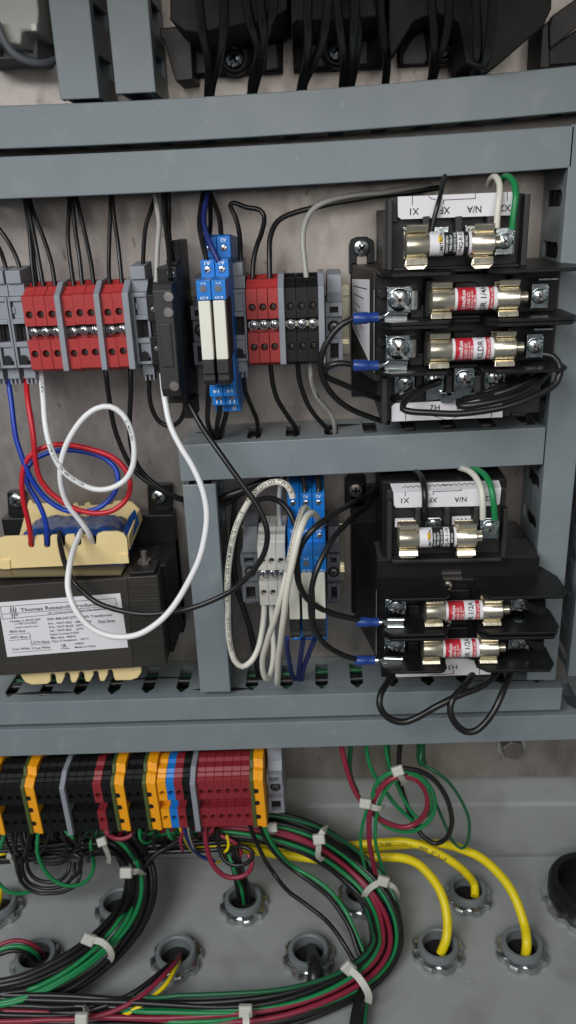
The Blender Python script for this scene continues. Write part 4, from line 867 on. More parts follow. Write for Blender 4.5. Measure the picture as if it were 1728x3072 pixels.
W('wire', 'grey wire arching from a black terminal to the upper transformer', 'grey_wire', Z2, [(1076, 600, 40), (1062, 480, 38), (1050, 360, 36), (1065, 250, 33), (1120, 160, 30), (1220, 105, 28), (1350, 80, 27), (1500, 62, 26), (1700, 30, 24), (1850, 5, 20)], r=1.6)
W('wire', 'black wire crossing the white label of the upper transformer', BW, Z3, [(590, 385, 58), (605, 310, 58), (628, 210, 57), (655, 95, 46), (675, 20, 36)], r=1.35)
W('wire', 'pale grey wire hooked over the upper transformer label', 'ivory_wire', Z3, [(975, 365, 60), (980, 270, 60), (990, 180, 59), (995, 105, 55), (975, 62, 50), (945, 75, 44), (930, 110, 38)], r=1.75)
W('wire', 'green wire hooked over the upper transformer label', 'green_wire', Z3, [(1068, 380, 60), (1078, 270, 60), (1092, 170, 59), (1080, 95, 55), (1040, 58, 50), (1008, 70, 44), (995, 110, 38)], r=1.75)
# below the upper row
W('wire', 'black wire from the right tall end stop down to the short duct', BW, Z2, [(688, 1210, 38), (700, 1300, 36), (735, 1400, 33), (765, 1470, 29), (775, 1540, 25), (772, 1600, 20)], r=1.45)
W('wire', 'black wire from the right red terminals down to the short duct', BW, Z2, [(850, 1120, 38), (865, 1230, 37), (900, 1350, 34), (960, 1450, 30), (1010, 1525, 26), (1010, 1590, 20)], r=1.55)
W('wire', 'black wire from the black terminals down to the short duct', BW, Z2, [(1022, 1110, 38), (1035, 1240, 37), (1080, 1370, 34), (1150, 1470, 30), (1205, 1530, 26), (1215, 1600, 20)], r=1.55)
W('wire', 'white printed wire from the black terminals down to the short duct', 'grey_wire', Z2, [(1098, 1110, 40), (1108, 1230, 38), (1150, 1340, 34), (1215, 1420, 30), (1248, 1500, 26), (1255, 1590, 20)], r=1.5, text=[('AWG (UL) E66417 THHN', 7, 1.5, 0, -0.3, True)])
for i, (l, p) in enumerate((('left', [(472, 1250, 56), (466, 1350, 52), (462, 1470, 42), (485, 1570, 30), (500, 1640, 22)]), ('middle', [(548, 1310, 52), (530, 1420, 46), (522, 1520, 36), (520, 1640, 24)]), ('right', [(585, 1390, 44), (570, 1450, 40), (548, 1540, 32), (532, 1640, 22)]))):
    W('wire', l+' black wire under the upper blue relays', BW, Z2, p, r=1.6)
W('wire', 'black wire looping under the tall black fuse holder', BW, Z2, [(98, 1210, 36), (102, 1320, 34), (120, 1410, 32), (165, 1480, 30), (230, 1508, 30), (285, 1480, 32), (312, 1420, 36), (320, 1370, 40)], r=1.5)
W('wire', 'long black wire sweeping from the fuse holder across the vertical duct to the bobbin', BW, ZD, [(468, 1000, 50), (500, 1060, 56), (545, 1130, 64), (610, 1218, 70), (655, 1285, 73), (672, 1340, 75), (660, 1400, 75), (615, 1460, 74), (545, 1505, 74), (460, 1535, 76), (380, 1545, 78), (300, 1535, 76), (235, 1510, 72), (190, 1470, 68), (165, 1420, 60), (152, 1370, 50), (150, 1340, 42)], r=1.75)
W('wire', 'long white wire sweeping from the fuse holder down over the rating label', 'white_wire', ZD, [(408, 940, 44), (414, 1000, 50), (430, 1070, 56), (455, 1125, 60), (485, 1175, 63), (510, 1235, 66), (521, 1300, 69), (514, 1360, 72), (490, 1430, 76), (450, 1505, 80), (400, 1565, 84), (340, 1597, 86), (275, 1600, 86), (220, 1573, 85), (187, 1530, 83), (172, 1475, 78), (176, 1420, 70), (188, 1375, 58), (200, 1345, 48), (205, 1335, 40)], r=1.9)
W('wire', 'blue wire looping from the end stop to the bobbin', 'blue_wire', Z4, [(58, -30, 36), (70, 100, 40), (90, 260, 44), (115, 390, 46), (175, 560, 48), (240, 690, 48), (320, 790, 48), (430, 858, 48), (560, 872, 48), (690, 838, 46), (775, 755, 44), (805, 660, 42), (785, 580, 40), (715, 512, 38), (600, 468, 37), (450, 456, 37), (320, 478, 38), (225, 528, 40), (178, 600, 42), (190, 690, 43), (250, 790, 44), (298, 900, 45), (318, 1000, 45), (322, 1095, 42)], r=1.65)
W('wire', 'red wire looping from the end stop to the bobbin', 'red_wire', Z4, [(178, -30, 36), (188, 80, 42), (205, 220, 47), (226, 370, 50), (240, 510, 51), (265, 630, 51), (325, 722, 51), (420, 800, 51), (520, 858, 51), (640, 884, 51), (770, 858, 50), (860, 780, 48), (887, 685, 47), (858, 592, 46), (785, 518, 45), (660, 462, 44), (530, 426, 44), (420, 414, 45), (310, 430, 46), (220, 482, 47), (165, 570, 48), (147, 680, 49), (158, 800, 49), (185, 920, 48), (205, 1020, 47), (214, 1105, 42)], r=1.7)
W('wire', 'white printed wire looping from the end stop to the bobbin', 'white_wire', Z4, [(278, -110, 32), (282, -20, 38), (292, 120, 46), (308, 270, 52), (335, 400, 55), (375, 505, 56), (435, 600, 57), (520, 670, 57), (640, 720, 57), (755, 712, 57), (850, 655, 56), (902, 560, 55), (915, 440, 54), (888, 310, 53), (825, 205, 52), (745, 158, 52), (655, 170, 52), (565, 235, 53), (490, 345, 54), (435, 470, 55), (408, 590, 55), (415, 700, 54), (460, 820, 52), (540, 930, 50), (600, 1010, 48), (632, 1085, 42)], r=1.8,
  text=[('AWG MTW', 8, 1.1, 0, 0.2), ('AWM 1015 FT1 105C 600V VW-1 CSA', 42, 1.1, 0, 0.2), ('CSA AWM 1/4', 112, 1.1, 0, 0.2)])
W('wire', 'left black wire dropping from the red terminals to the vertical duct', BW, Z4, [(712, -150, 36), (722, -60, 38), (735, 80, 36), (758, 220, 34), (800, 370, 33), (855, 500, 32), (930, 610, 32), (1030, 690, 32), (1140, 750, 30), (1260, 800, 26)], r=1.6)
W('wire', 'right black wire dropping from the red terminals to the vertical duct', BW, Z4, [(886, -150, 36), (885, -60, 38), (884, 100, 36), (882, 260, 34), (888, 410, 33), (925, 540, 32), (990, 630, 31), (1080, 705, 31), (1170, 755, 30), (1270, 795, 26)], r=1.6)
# transformer leads, upper
W('wire', 'black wire from the upper blue spade curving down to the upper transformer', BW, Z6, [(215, 288, 65), (150, 320, 66), (85, 385, 66), (38, 465, 66), (22, 550, 65), (45, 650, 62), (110, 740, 56), (210, 805, 48), (310, 845, 40), (400, 868, 32)], r=1.75)
W('wire', 'black wire from the second blue spade curving back to the upper transformer', BW, Z6, [(215, 552, 65), (150, 540, 66), (90, 548, 66), (48, 578, 64), (60, 612, 60), (130, 650, 55), (240, 700, 48), (380, 750, 40)], r=1.75)
W('wire', 'black wire looping under the terminal label of the upper transformer', BW, Z6, [(1265, 490, 66), (1320, 500, 68), (1358, 560, 70), (1340, 640, 72), (1260, 705, 74), (1120, 765, 76), (960, 802, 76), (800, 818, 75), (640, 818, 73), (530, 812, 71), (482, 795, 69), (495, 755, 66), (560, 705, 62), (640, 655, 58), (690, 635, 55)], r=1.9)
W('wire', 'black wire folded beside the right terminals of the upper transformer', BW, Z6, [(1290, 590, 60), (1240, 650, 66), (1150, 705, 70), (1020, 745, 72), (900, 770, 72), (810, 778, 70), (795, 755, 67), (860, 735, 64), (980, 705, 60), (1100, 655, 56), (1180, 610, 52)], r=2.1)
W('wire', 'black wire pressed over the last lower terminal of the upper transformer', BW, Z6, [(1310, 560, 52), (1230, 620, 58), (1120, 670, 60), (1000, 710, 60), (900, 725, 58), (960, 690, 55), (1050, 650, 53), (1110, 620, 50)], r=2.0)
W('wire', 'thick black wire turning on the second lower terminal, upper transformer', BW, Z6, [(690, 640, 56), (610, 670, 57), (530, 710, 56), (470, 730, 53), (425, 735, 46)], r=2.4)
# lower transformer
W('wire', 'black wire crossing the white label of the lower transformer', BW, Z7, [(545, 415, 60), (546, 340, 63), (545, 260, 62), (530, 170, 54), (490, 125, 40), (440, 110, 30)], r=1.9)
W('wire', 'pale grey wire arching over the lower transformer label', 'ivory_wire', Z7, [(890, 410, 65), (892, 320, 66), (888, 240, 64), (860, 175, 58), (815, 132, 50), (750, 105, 38)], r=1.9)
W('wire', 'green wire arching over the lower transformer label', 'green_wire', Z7, [(966, 412, 65), (958, 310, 66), (942, 220, 63), (910, 160, 56), (860, 122, 48), (800, 100, 36)], r=1.9)
W('wire', 'black wire curving in front of the lower relays to the upper 1/2A fuse', BW, Z5, [(1540, 190, 24), (1449, 260, 40), (1320, 325, 62), (1200, 395, 78), (1080, 485, 86), (990, 600, 88), (946, 730, 88), (950, 870, 88), (1000, 980, 86), (1090, 1060, 82), (1220, 1120, 76), (1390, 1158, 70)], r=1.85)
W('wire', 'black wire curving in front of the lower relays to the lowest 1/2A fuse', BW, Z5, [(1560, 200, 22), (1449, 330, 40), (1320, 440, 62), (1200, 580, 80), (1100, 760, 88), (1050, 930, 90), (1040, 1080, 89), (1075, 1220, 85), (1150, 1335, 80), (1250, 1405, 74), (1370, 1448, 70)], r=1.75)
W('wire', 'black wire hanging in a loop left below the lower transformer', BW, Z8, [(370, 640, 46), (320, 700, 56), (285, 760, 62), (275, 820, 65), (300, 880, 66), (350, 915, 66), (420, 925, 66), (510, 895, 66), (620, 835, 66), (740, 775, 64), (860, 725, 60), (940, 670, 54), (985, 620, 46)], r=2.3)
W('wire', 'black wire hanging in a loop right below the lower transformer', BW, Z8, [(850, 600, 46), (810, 680, 56), (755, 740, 62), (710, 800, 66), (698, 870, 68), (725, 935, 69), (790, 985, 69), (850, 980, 69), (910, 930, 68), (965, 850, 66), (1010, 760, 62), (1050, 660, 54), (1070, 600, 46)], r=2.3)
# lower relays and white terminals
W('wire', 'ivory printed wire making the big loop left of the white terminals', 'ivory_wire', Z5, [(915, 275, 64), (905, 235, 64), (870, 180, 64), (800, 157, 63), (715, 180, 62), (635, 245, 61), (565, 345, 60), (510, 470, 60), (475, 600, 60), (452, 750, 60), (442, 900, 60), (440, 1050, 60), (445, 1200, 59), (460, 1340, 58), (495, 1450, 57), (550, 1495, 56), (610, 1460, 54), (655, 1380, 51), (682, 1280, 48), (700, 1170, 45), (708, 1040, 42)], r=2.0,
  text=[('T90 NYLON OR TWN75', 3, 1.75, 0, 0.1, True), ('RESISTANT II OR AWM 600 VOLTS VW-1 - E', 37, 1.75, 0, 0.1, True), ('GASOLINE AND OIL', 95, 1.7, 0, -0.3, True)])
W('wire', 'ivory printed wire, left strand of the pair hanging over the lower relays', 'ivory_wire', Z5, [(1030, 375, 64), (1005, 348, 66), (965, 420, 78), (930, 540, 88), (895, 690, 90), (860, 860, 90), (825, 1010, 88), (780, 1160, 82), (730, 1300, 74), (700, 1420, 66), (698, 1520, 60), (718, 1580, 56), (745, 1575, 52), (764, 1500, 48), (772, 1380, 46), (768, 1220, 44), (760, 1040, 42)], r=1.9, text=[('(UL) THHN 600V CSA T90 NYLON GASOLINE AND OIL RESISTANT', 6, 0.9, 0, -0.5)])
W('wire', 'ivory wire, right strand of the pair hanging over the lower relays', 'ivory_wire', Z5, [(1112, 480, 64), (1098, 425, 70), (1060, 382, 76), (1015, 405, 82), (970, 500, 90), (925, 680, 93), (885, 880, 93), (855, 1070, 90), (832, 1250, 82), (815, 1400, 72), (803, 1520, 64), (800, 1605, 56), (800, 1625, 48)], r=2.0)
W('wire', 'black wire arching into the leftmost lower relay', BW, Z5, [(925, 470, 58), (895, 390, 56), (840, 315, 52), (760, 278, 48), (670, 288, 44), (580, 350, 40), (520, 470, 36), (492, 640, 32), (492, 800, 30), (520, 960, 30), (570, 1120, 30), (620, 1270, 30), (655, 1420, 28), (680, 1560, 24), (690, 1640, 18)], r=1.9)
W('wire', 'black wire running down behind the ivory loop', BW, Z5, [(500, 240, 24), (480, 420, 24), (470, 640, 24), (490, 860, 24), (540, 1040, 24), (600, 1220, 24), (640, 1400, 24), (665, 1600, 18)], r=1.8)
W('wire', 'thick black wire leaving the vertical duct below the short duct', BW, Z5, [(360, 300, 30), (420, 270, 32), (520, 235, 32), (620, 185, 30), (760, 140, 26), (860, 110, 20)], r=2.4)
W('wire', 'black wire lying beside the thick one below the short duct', BW, Z5, [(360, 330, 26), (450, 300, 26), (560, 230, 26), (680, 160, 24), (760, 110, 20)], r=2.0)
W('wire', 'black wire with bare copper end on the right lower relay', BW, Z5, [(1100, 275, 48), (1105, 200, 46), (1095, 140, 40), (1070, 80, 30)], r=1.8)
W('wire', 'black wire with bare copper end on the middle lower relay', BW, Z5, [(1002, 280, 48), (1000, 210, 46), (990, 140, 40), (970, 80, 30)], r=1.8)
W('wire', 'grey wire standing behind the white terminals', 'grey_wire', Z5, [(820, 90, 22), (818, 200, 26), (815, 350, 30), (830, 520, 36)], r=1.8)
for l, p in (('left', [(872, 1290, 58), (875, 1390, 48), (895, 1500, 36), (935, 1620, 22)]), ('middle', [(985, 1290, 58), (975, 1400, 48), (962, 1510, 36), (952, 1620, 22)]), ('right', [(1068, 1300, 58), (1040, 1380, 50), (1000, 1490, 38), (968, 1620, 22)])):
    W('wire', l+' dark blue wire under the lower relays', 'navy_wire', Z5, p, r=1.7)
for px_, nm in (((1100, 262), 'right'), ((1002, 266), 'middle')):
    X, d_, zz = P(*Z5(*px_), 48.5); m = MB(); m.cyl((X, d_, zz), (X, d_, zz-2.5), 1.0, 0.8, 10); tag(m.build('copper_strands', 'copper', smooth=True), 'bare copper strands at the top of the %s lower relay' % nm, 'strands')
W('cable', 'grey cable curving from the pale device into the top left duct', 'dark_grey_plastic', Z20, [(-20, 100, 46), (10, 175, 46), (50, 245, 46), (110, 288, 44), (190, 305, 40), (280, 285, 30)], r=2.0)
# contactor cables
GC = 'black cables hanging from the contactors'
for l, pts_ in (('outer left cable of the first pair under the left contactor', [(225, -80, 66), (245, 120, 60), (275, 280, 50), (300, 420, 38), (290, 520, 30), (285, 600, 24)]), ('inner right cable of the first pair under the left contactor', [(380, -80, 66), (385, 120, 60), (370, 280, 50), (340, 420, 38), (310, 520, 30), (300, 600, 24)]),
                ('left cable passing the bright screw of the left contactor', [(505, -80, 66), (540, 120, 60), (590, 260, 48), (585, 400, 36), (555, 500, 30), (545, 580, 24)]), ('right cable passing the bright screw of the left contactor', [(600, -80, 68), (620, 100, 62), (620, 250, 50), (605, 400, 38), (580, 500, 30), (560, 580, 24)]),
                ('short cable bowing right of the left contactor screw', [(690, -80, 70), (690, 40, 66), (660, 120, 58), (630, 220, 48), (612, 330, 40)]),
                ('left cable of the pair under the middle contactor', [(895, -80, 66), (895, 130, 60), (890, 300, 46), (870, 440, 34), (848, 560, 24)]), ('right cable of the pair under the middle contactor', [(1020, -80, 66), (1000, 130, 60), (970, 280, 48), (910, 420, 36), (870, 500, 30), (860, 560, 24)]),
                ('left cable crossing the middle contactor screw', [(1055, -80, 66), (1080, 120, 60), (1105, 260, 50), (1110, 400, 36), (1100, 540, 24)]), ('right cable crossing the middle contactor screw', [(1175, -80, 66), (1170, 120, 60), (1165, 280, 48), (1150, 420, 36), (1135, 540, 24)]),
                ('cable bowing right of the middle contactor screw', [(1150, -80, 60), (1185, 120, 54), (1195, 280, 44), (1175, 420, 34), (1150, 540, 24)])):
    W('cable', 'black '+l, BW, Z18, [(pts_[0][0], -200, 58)]+[(a, b, c+(14 if b < 200 else 9 if b < 350 else 2)) for a, b, c in pts_], r=2.3, group=GC, n=10)
for l, pts_ in (('single cable between the middle and right contactors', [(85, -80, 60), (100, 120, 54), (125, 300, 44), (138, 430, 34), (128, 600, 24)]), ('left cable of the pair by the right contactor screw', [(440, -80, 66), (460, 120, 58), (470, 300, 46), (460, 420, 36), (445, 560, 24)]), ('right cable of the pair by the right contactor screw', [(575, -80, 66), (565, 120, 58), (530, 300, 46), (490, 420, 36), (460, 560, 24)]),
                ('dark cable left of the last one under the right contactor', [(750, -80, 68), (765, 120, 62), (775, 300, 54), (760, 420, 44), (740, 540, 30)]), ('rightmost cable under the right contactor', [(870, -80, 70), (870, 120, 64), (850, 300, 56), (815, 430, 46), (790, 540, 30)])):
    W('cable', 'black '+l, BW, Z19, [(pts_[0][0], -220, 44)]+[(a, b, c+(6 if b < 350 else 2)) for a, b, c in pts_], r=2.3, group=GC, n=10)
# green wires seen through the duct slots; black ones are filler added for darkness
def inner(label, mt, p0, p1, r, wob=1.2):
    n_ = 9; a, b = Vector(p0), Vector(p1); rr = random.Random(label)
    path = spline([a.lerp(b, i/n_)+Vector((rr.uniform(-wob, wob), rr.uniform(-wob, wob), rr.uniform(-wob, wob))) for i in range(n_+1)])
    m = MB(); m.tube(path, r, 8); return tag(m.build('wire', mt, smooth=True, origin=tuple(p0), ang=80), label, 'wire')
for i, (d_, zz, mt, r_) in enumerate(((10, -4.0, 'black_wire', 3.6), (12, 3.0, 'dark_green_wire', 1.8), (19, -2.5, 'dark_green_wire', 1.8), (19, 3.5, 'black_wire', 2.6), (26, 0.5, 'dark_green_wire', 1.8), (27, -4.5, 'black_wire', 2.6), (32, 4, 'black_wire', 2.2))):
    inner(['black bundle lying deepest in the duct below the transformers', 'green wire deepest in the duct below the transformers', 'second green wire in the duct below the transformers', 'black wire against the upper slots of the duct below the transformers', 'green wire nearest the cover in the duct below the transformers', 'black wire nearest the lower side in the duct below the transformers', 'black wire nearest the cover in the duct below the transformers'][i], mt, (-205, d_, -266.5+zz), (125, d_, -261.5+zz), r_)
for i, (d_, zz) in enumerate(((10, -3), (14, 4), (23, 0))):
    inner(['deepest black bundle inside the short middle duct', 'black bundle along the upper slots of the short middle duct', 'black bundle nearest the cover of the short middle duct'][i], 'black_wire', (-66, d_, -118+zz), (108, d_, -114+zz), 4.2)
for i, (d_, xx) in enumerate(((10, -2), (18, -2.5), (27, -2), (22, 3))):
    inner(['deepest black bundle inside the tall right duct', 'middle black bundle along the slots of the tall right duct', 'black bundle nearest the cover of the tall right duct', 'black bundle on the far side inside the tall right duct'][i], 'black_wire', (119.8+xx, d_, -245), (119.8+xx, d_, 26), 4.0)
for i, (d_, zz) in enumerate(((12, -2), (24, 2))):
    inner(['black bundle inside the second long duct', 'black bundle nearest the cover of the second long duct'][i], 'black_wire', (-168, d_, 18+zz), (100, d_, 19+zz), 5.0)
    inner(['black bundle inside the uppermost long duct', 'black bundle nearest the cover of the uppermost long duct'][i], 'black_wire', (-166, d_, 38+zz), (130, d_, 42+zz), 5.0)
for i, (d_, xx) in enumerate(((12, -2), (24, 2))):
    inner(['black bundle inside the vertical duct by the label transformer', 'black bundle nearest the cover of the duct by the label transformer'][i], 'black_wire', (-61.7+xx, d_, -250), (-61.7+xx, d_, -133), 4.8)

# ------------------------------------------------------------------ floor fittings
def fitting(label, x, d, R_=15.6, r_in=8.9, group='conduit fittings in the floor'):
    t = thing('conduit_fitting', label, 'conduit fitting', (x, d, FLOOR), group); n = 8; z = FLOOR
    m = MB(); o = []; k = 64
    for i in range(k):
        a = 2*pi*i/k; f = (a*n/(2*pi)) % 1.0; rr = R_ if 0.06 < f < 0.56 else (R_*0.955 if f < 0.62 else R_*0.885)
        o.append((rr*cos(a+0.3), rr*sin(a+0.3)))
    def ring(pts, zz): return [(x+p, d+q, zz) for p, q in pts]
    inn = [(12.2*R_/15.6*cos(2*pi*i/k+0.3), 12.2*R_/15.6*sin(2*pi*i/k+0.3)) for i in range(k)]
    vs = ring(o, z+0.8)+ring(o, z+3.4)+ring([(p*0.95, q*0.95) for p, q in o], z+4.4)+ring(inn, z+5.0)+ring(inn, z+0.8)
    fs = []
    for a in range(4): fs += [(a*k+i, a*k+(i+1) % k, (a+1)*k+(i+1) % k, (a+1)*k+i) for i in range(k)]
    fs += [(4*k+i, 4*k+(i+1) % k, (i+1) % k, i) for i in range(k)]
    m.add(vs, fs); m.build('locknut', 'nut_metal', t, smooth=True, ang=30)
    s = R_/15.6
    m = MB(); m.lathe((x, d, z), (0, 0, 1), [(12.1*s, 0.4), (12.1*s, 8.2), (11.4*s, 9.2), (r_in*s+0.8, 9.2), (r_in*s, 8.2), (r_in*s, 1.0), (0, 0.9)], 40); m.build('throat', 'throat', t, smooth=True)
    m = MB(); m.lathe((x, d, z), (0, 0, 1), [(r_in*s-0.05, 1.2), (r_in*s-0.05, 1.4), (0, 1.4)], 32); m.build('bore', 'hole', t)  # dark disc painting the shade of an open pipe; the floor is solid
    return t
FIT = {}
def fit_px(key, Z, c, label):
    q = PZ(*Z(*c), 6); FIT[key] = q; return fitting(label, q[0], q[1])
fit_px('a', Z12, (565, 1365), 'conduit fitting with the left yellow cable')
fit_px('b', Z12, (755, 1012), 'conduit fitting at the back with the middle yellow cable')
fit_px('c', Z12, (1102, 1362), 'conduit fitting with the right yellow cable')
fit_px('d', Z21, (1225, 420), 'conduit fitting below the maroon wire loop')
fit_px('e', Z21, (885, 690), 'conduit fitting with maroon, yellow and black wires')
fit_px('f', Z17, (545, 860), 'conduit fitting with a thick black cable inside the harness bend')
fit_px('g', Z16, (310, 1255), 'conduit fitting with a red and a green wire at lower left')
fit_px('h', Z16, (1030, 790), 'conduit fitting half hidden behind the green harness')
fit_px('i', Z16, (-20, 790), 'conduit fitting cut by the left edge')
fit_px('j', Z17, (920, 440), 'conduit fitting half hidden behind the big harness bend')
t = thing('conduit_hub', 'large conduit hub with black bushing at the right edge', 'conduit hub', PZ(*Z12(1530, 1060), 2)); q = ORG[t]; X, d_, z = q[0], q[1], FLOOR
m = MB(); k = 72; R_ = 29
o = [((R_ if (i*12/k) % 1 < 0.75 else R_*0.94)*1.0 for _ in (0,)) for i in range(k)]
oo = []
for i in range(k):
    a = 2*pi*i/k; rr = R_ if (i*10/k) % 1.0 < 0.72 else R_*0.93; oo.append((rr*cos(a), rr*sin(a)))
vs = [(X+p, d_+q_, z+0.6) for p, q_ in oo]+[(X+p, d_+q_, z+4) for p, q_ in oo]+[(X+p*0.8, d_+q_*0.8, z+5.5) for p, q_ in oo]
m.add(vs, [(a*k+i, a*k+(i+1) % k, (a+1)*k+(i+1) % k, (a+1)*k+i) for a in range(2) for i in range(k)]+[tuple(range(k)), tuple(range(2*k, 3*k))]); m.build('locknut', 'nut_metal', t, smooth=True, ang=30)
m = MB(); m.lathe((X, d_, z), (0, 0, 1), [(24.5, 4), (25.5, 6), (25.5, 14), (24, 17), (20, 17), (19, 14), (19, 6), (0, 6)], 48); m.build('bushing', 'black_plastic', t, smooth=True)
X, d_, z = P(*Z12(1045, 108), 6)
t = thing('hex_bolt', 'hexagonal bolt on the back plate below the lowest duct', 'bolt', (X, 0, z)); m = MB(); m.lathe((X, 0.2, z), (0, 1, 0), [(9, 0), (9, 1.6), (0, 1.7)], 28); m.build('washer', 'nut_metal', t, smooth=True)
m = MB(); m.lathe((X, 1.8, z), (0, 1, 0), [(7.4, 0), (7.4, 4.2), (6.4, 5.2), (0, 5.3)], 6); m.build('head', 'screw_dull', t, bevel=0.4)

# ------------------------------------------------------------------ yellow cables
YC = 'yellow_wire'
a_, b_, c_ = FIT['a'], FIT['b'], FIT['c']
src = zm(0, 0, 1449)
W('cable', 'yellow printed cable into the back conduit fitting', YC, src, [(600, 2512, 18), (700, 2524, 18), (860, 2548, 16), (1010, 2540, 16), (1148, 2527, 18), (1215, 2525, 20), (1290, 2548, 24), (1355, 2585, 28), (1400, 2620, 30), (1424, 2655, 30), (1425, 2690, 0, 8)], r=2.75, text=[('STYLE  2661  VW-1  105\u00b0C', 118, 2.6, 0, 0.3, True)], n=12)
W('cable', 'yellow cable into the left conduit fitting', YC, src, [(590, 2530, 26), (720, 2545, 26), (880, 2570, 24), (1020, 2580, 24), (1150, 2572, 26), (1210, 2575, 30), (1258, 2595, 36), (1305, 2645, 46), (1332, 2705, 56), (1342, 2765, 64), (1338, 2815, 0, 12), (1322, 2862, 0, 4)], r=2.95, n=12)
W('cable', 'yellow cable arching farthest right into its conduit fitting', YC, src, [(700, 2540, 12), (900, 2560, 10), (1100, 2545, 10), (1230, 2533, 12), (1330, 2533, 16), (1395, 2550, 24), (1450, 2578, 32), (1505, 2632, 44), (1548, 2700, 56), (1574, 2775, 66), (1581, 2830, 0, 14), (1576, 2870, 0, 4)], r=2.95, n=12)

# ------------------------------------------------------------------ harnesses
def harness(Z, pts, strands):
    ctr = spline([pt(Z, p) for p in pts]); S = [0]
    for a, b in zip(ctr, ctr[1:]): S.append(S[-1]+(b-a).length)
    fr = frames(ctr)
    for i, (mt, lat, dep, r, label, group, trim) in enumerate(strands):
        rr = random.Random(i*7+3); ph = [rr.uniform(0, 6.28) for _ in range(4)]; path = []
        for k, (c, t_, e, g) in enumerate(fr):
            s = S[k]
            sd = t_.cross(VIEW).normalized(); up = sd.cross(t_).normalized()
            if up.dot(VIEW) < 0: up = -up
            l_ = lat+1.2*sin(s/44+ph[0])+0.5*sin(s/17+ph[1]); d_ = dep+0.5*sin(s/31+ph[2])
            if trim:                                    # a strand that joins late dives in from below the others
                u_ = s/S[-1]; e0 = (u_-trim[0]) if trim[0] > 0 else 1; e1 = (trim[1]-u_) if trim[1] < 1 else 1
                k_ = min(1.0, max(0.0, 1-min(e0, e1)/0.09)); d_ -= 6.5*k_*k_*(3-2*k_); l_ *= 1-0.5*k_
            q = c+sd*l_+up*d_; path.append(q)
        m = MB(); m.tube(path, r, 8); tag(m.build('wire', mt, smooth=True, origin=tuple(path[0]), ang=80), label, 'wire', group)
gm = 'wires of the big curved floor harness'
main = [(380, 2085, 26), (470, 2078, 28), (560, 2075, 30), (650, 2082, 31), (730, 2098, 32), (805, 2128, 33), (880, 2180, 0, 30), (938, 2240, 0, 22), (972, 2310, 0, 16), (975, 2375, 0, 13), (945, 2430, 0, 12), (880, 2478, 0, 12), (790, 2518, 0, 12), (690, 2545, 0, 12), (570, 2556, 0, 12), (430, 2558, 0, 12), (280, 2556, 0, 12), (130, 2552, 0, 12), (-40, 2548, 0, 12)]
bl = 'black wire in the big harness bending across the floor'
S_ = [('black_wire', 7.6, 0.0, 1.7, bl, gm, None), ('black_wire', 5.2, 0.8, 1.7, bl, gm, None), ('black_wire', 6.4, -2.4, 1.8, bl, gm, None), ('black_wire', 3.6, -1.6, 1.8, bl, gm, None), ('black_wire', 9.2, -1.5, 1.5, bl, gm, None),
      ('green_wire', 3.2, 1.6, 1.15, 'green wire on the inner side of the maroon wires in the big harness', gm, (0, 0.80)),
      ('maroon_wire', 0.6, 2.0, 1.55, 'inner maroon wire on top of the big floor harness', gm, None), ('maroon_wire', -1.9, 1.7, 1.5, 'outer maroon wire on top of the big floor harness', gm, None),
      ('green_wire', -4.6, 1.2, 1.3, 'green wire on the outer side of the maroon wires in the big harness', gm, (0, 0.86)), ('black_wire', 0.0, -1.6, 1.9, bl, gm, None), ('black_wire', -3.0, -1.8, 1.9, bl, gm, None),
      ('black_wire', -6.9, 0.6, 1.6, bl, gm, None), ('black_wire', -8.6, -0.6, 1.6, bl, gm, None), ('dark_green_wire', -10.4, 0.2, 1.2, 'dark green wire along the outer edge of the big floor harness', gm, (0.30, 0.84)),
      ('dark_green_wire', 9.9, 0.6, 1.2, 'dark green wire along the inner edge of the big floor harness', gm, (0.0, 0.45)), ('navy_wire', 4.5, 2.4, 1.3, 'dark blue wire joining the big harness at lower left', gm, (0.80, 1)), ('black_wire', 1.8, 2.6, 1.6, bl, gm, (0.80, 1)), ('black_wire', -1.0, 2.9, 1.6, bl, gm, (0.82, 1)), ('black_wire', -5.4, 1.6, 1.6, bl, gm, (0.84, 1)), ('green_wire', -2.6, 2.6, 1.3, 'second green wire joining the big harness along the bottom edge', gm, (0.60, 0.86)), ('green_wire', 1.2, 3.2, 1.2, 'third green wire joining the big harness along the bottom edge', gm, (0.62, 0.83))]
harness(ZD, main, S_)
gl = 'wires of the left green and black harness'
left = [(700, 150, 34), (900, 180, 36), (1060, 270, 38), (1170, 400, 0, 34), (1215, 540, 0, 30), (1215, 700, 0, 26), (1165, 860, 0, 24), (1060, 1030, 0, 22), (890, 1210, 0, 20), (680, 1370, 0, 19), (440, 1500, 0, 18), (200, 1590, 0, 18), (-80, 1640, 0, 18)]
bk_ = 'black wire in the left green and black harness'
harness(Z16, left, [('green_wire', 1.2, 3.2, 1.45, 'upper green wire on the left floor harness', gl, None), ('green_wire', -1.6, 3.0, 1.4, 'middle green wire on the left floor harness', gl, (0.42, 1)), ('green_wire', -4.3, 2.2, 1.3, 'lower green wire on the left floor harness', gl, (0.45, 0.95)),
      ('black_wire', 4.2, 1.8, 1.8, bk_, gl, None), ('black_wire', 7.0, 0.6, 1.8, bk_, gl, None), ('black_wire', 5.4, -1.6, 2.0, bk_, gl, None), ('black_wire', 1.4, -1.2, 2.2, bk_, gl, None), ('black_wire', -1.8, -0.6, 2.2, bk_, gl, None), ('black_wire', -4.8, -0.6, 2.0, bk_, gl, None), ('black_wire', -7.4, 0.8, 1.9, bk_, gl, None), ('black_wire', -9.4, -0.6, 1.9, bk_, gl, None), ('black_wire', 9.0, -0.8, 1.6, bk_, gl, (0.1, 0.85))])
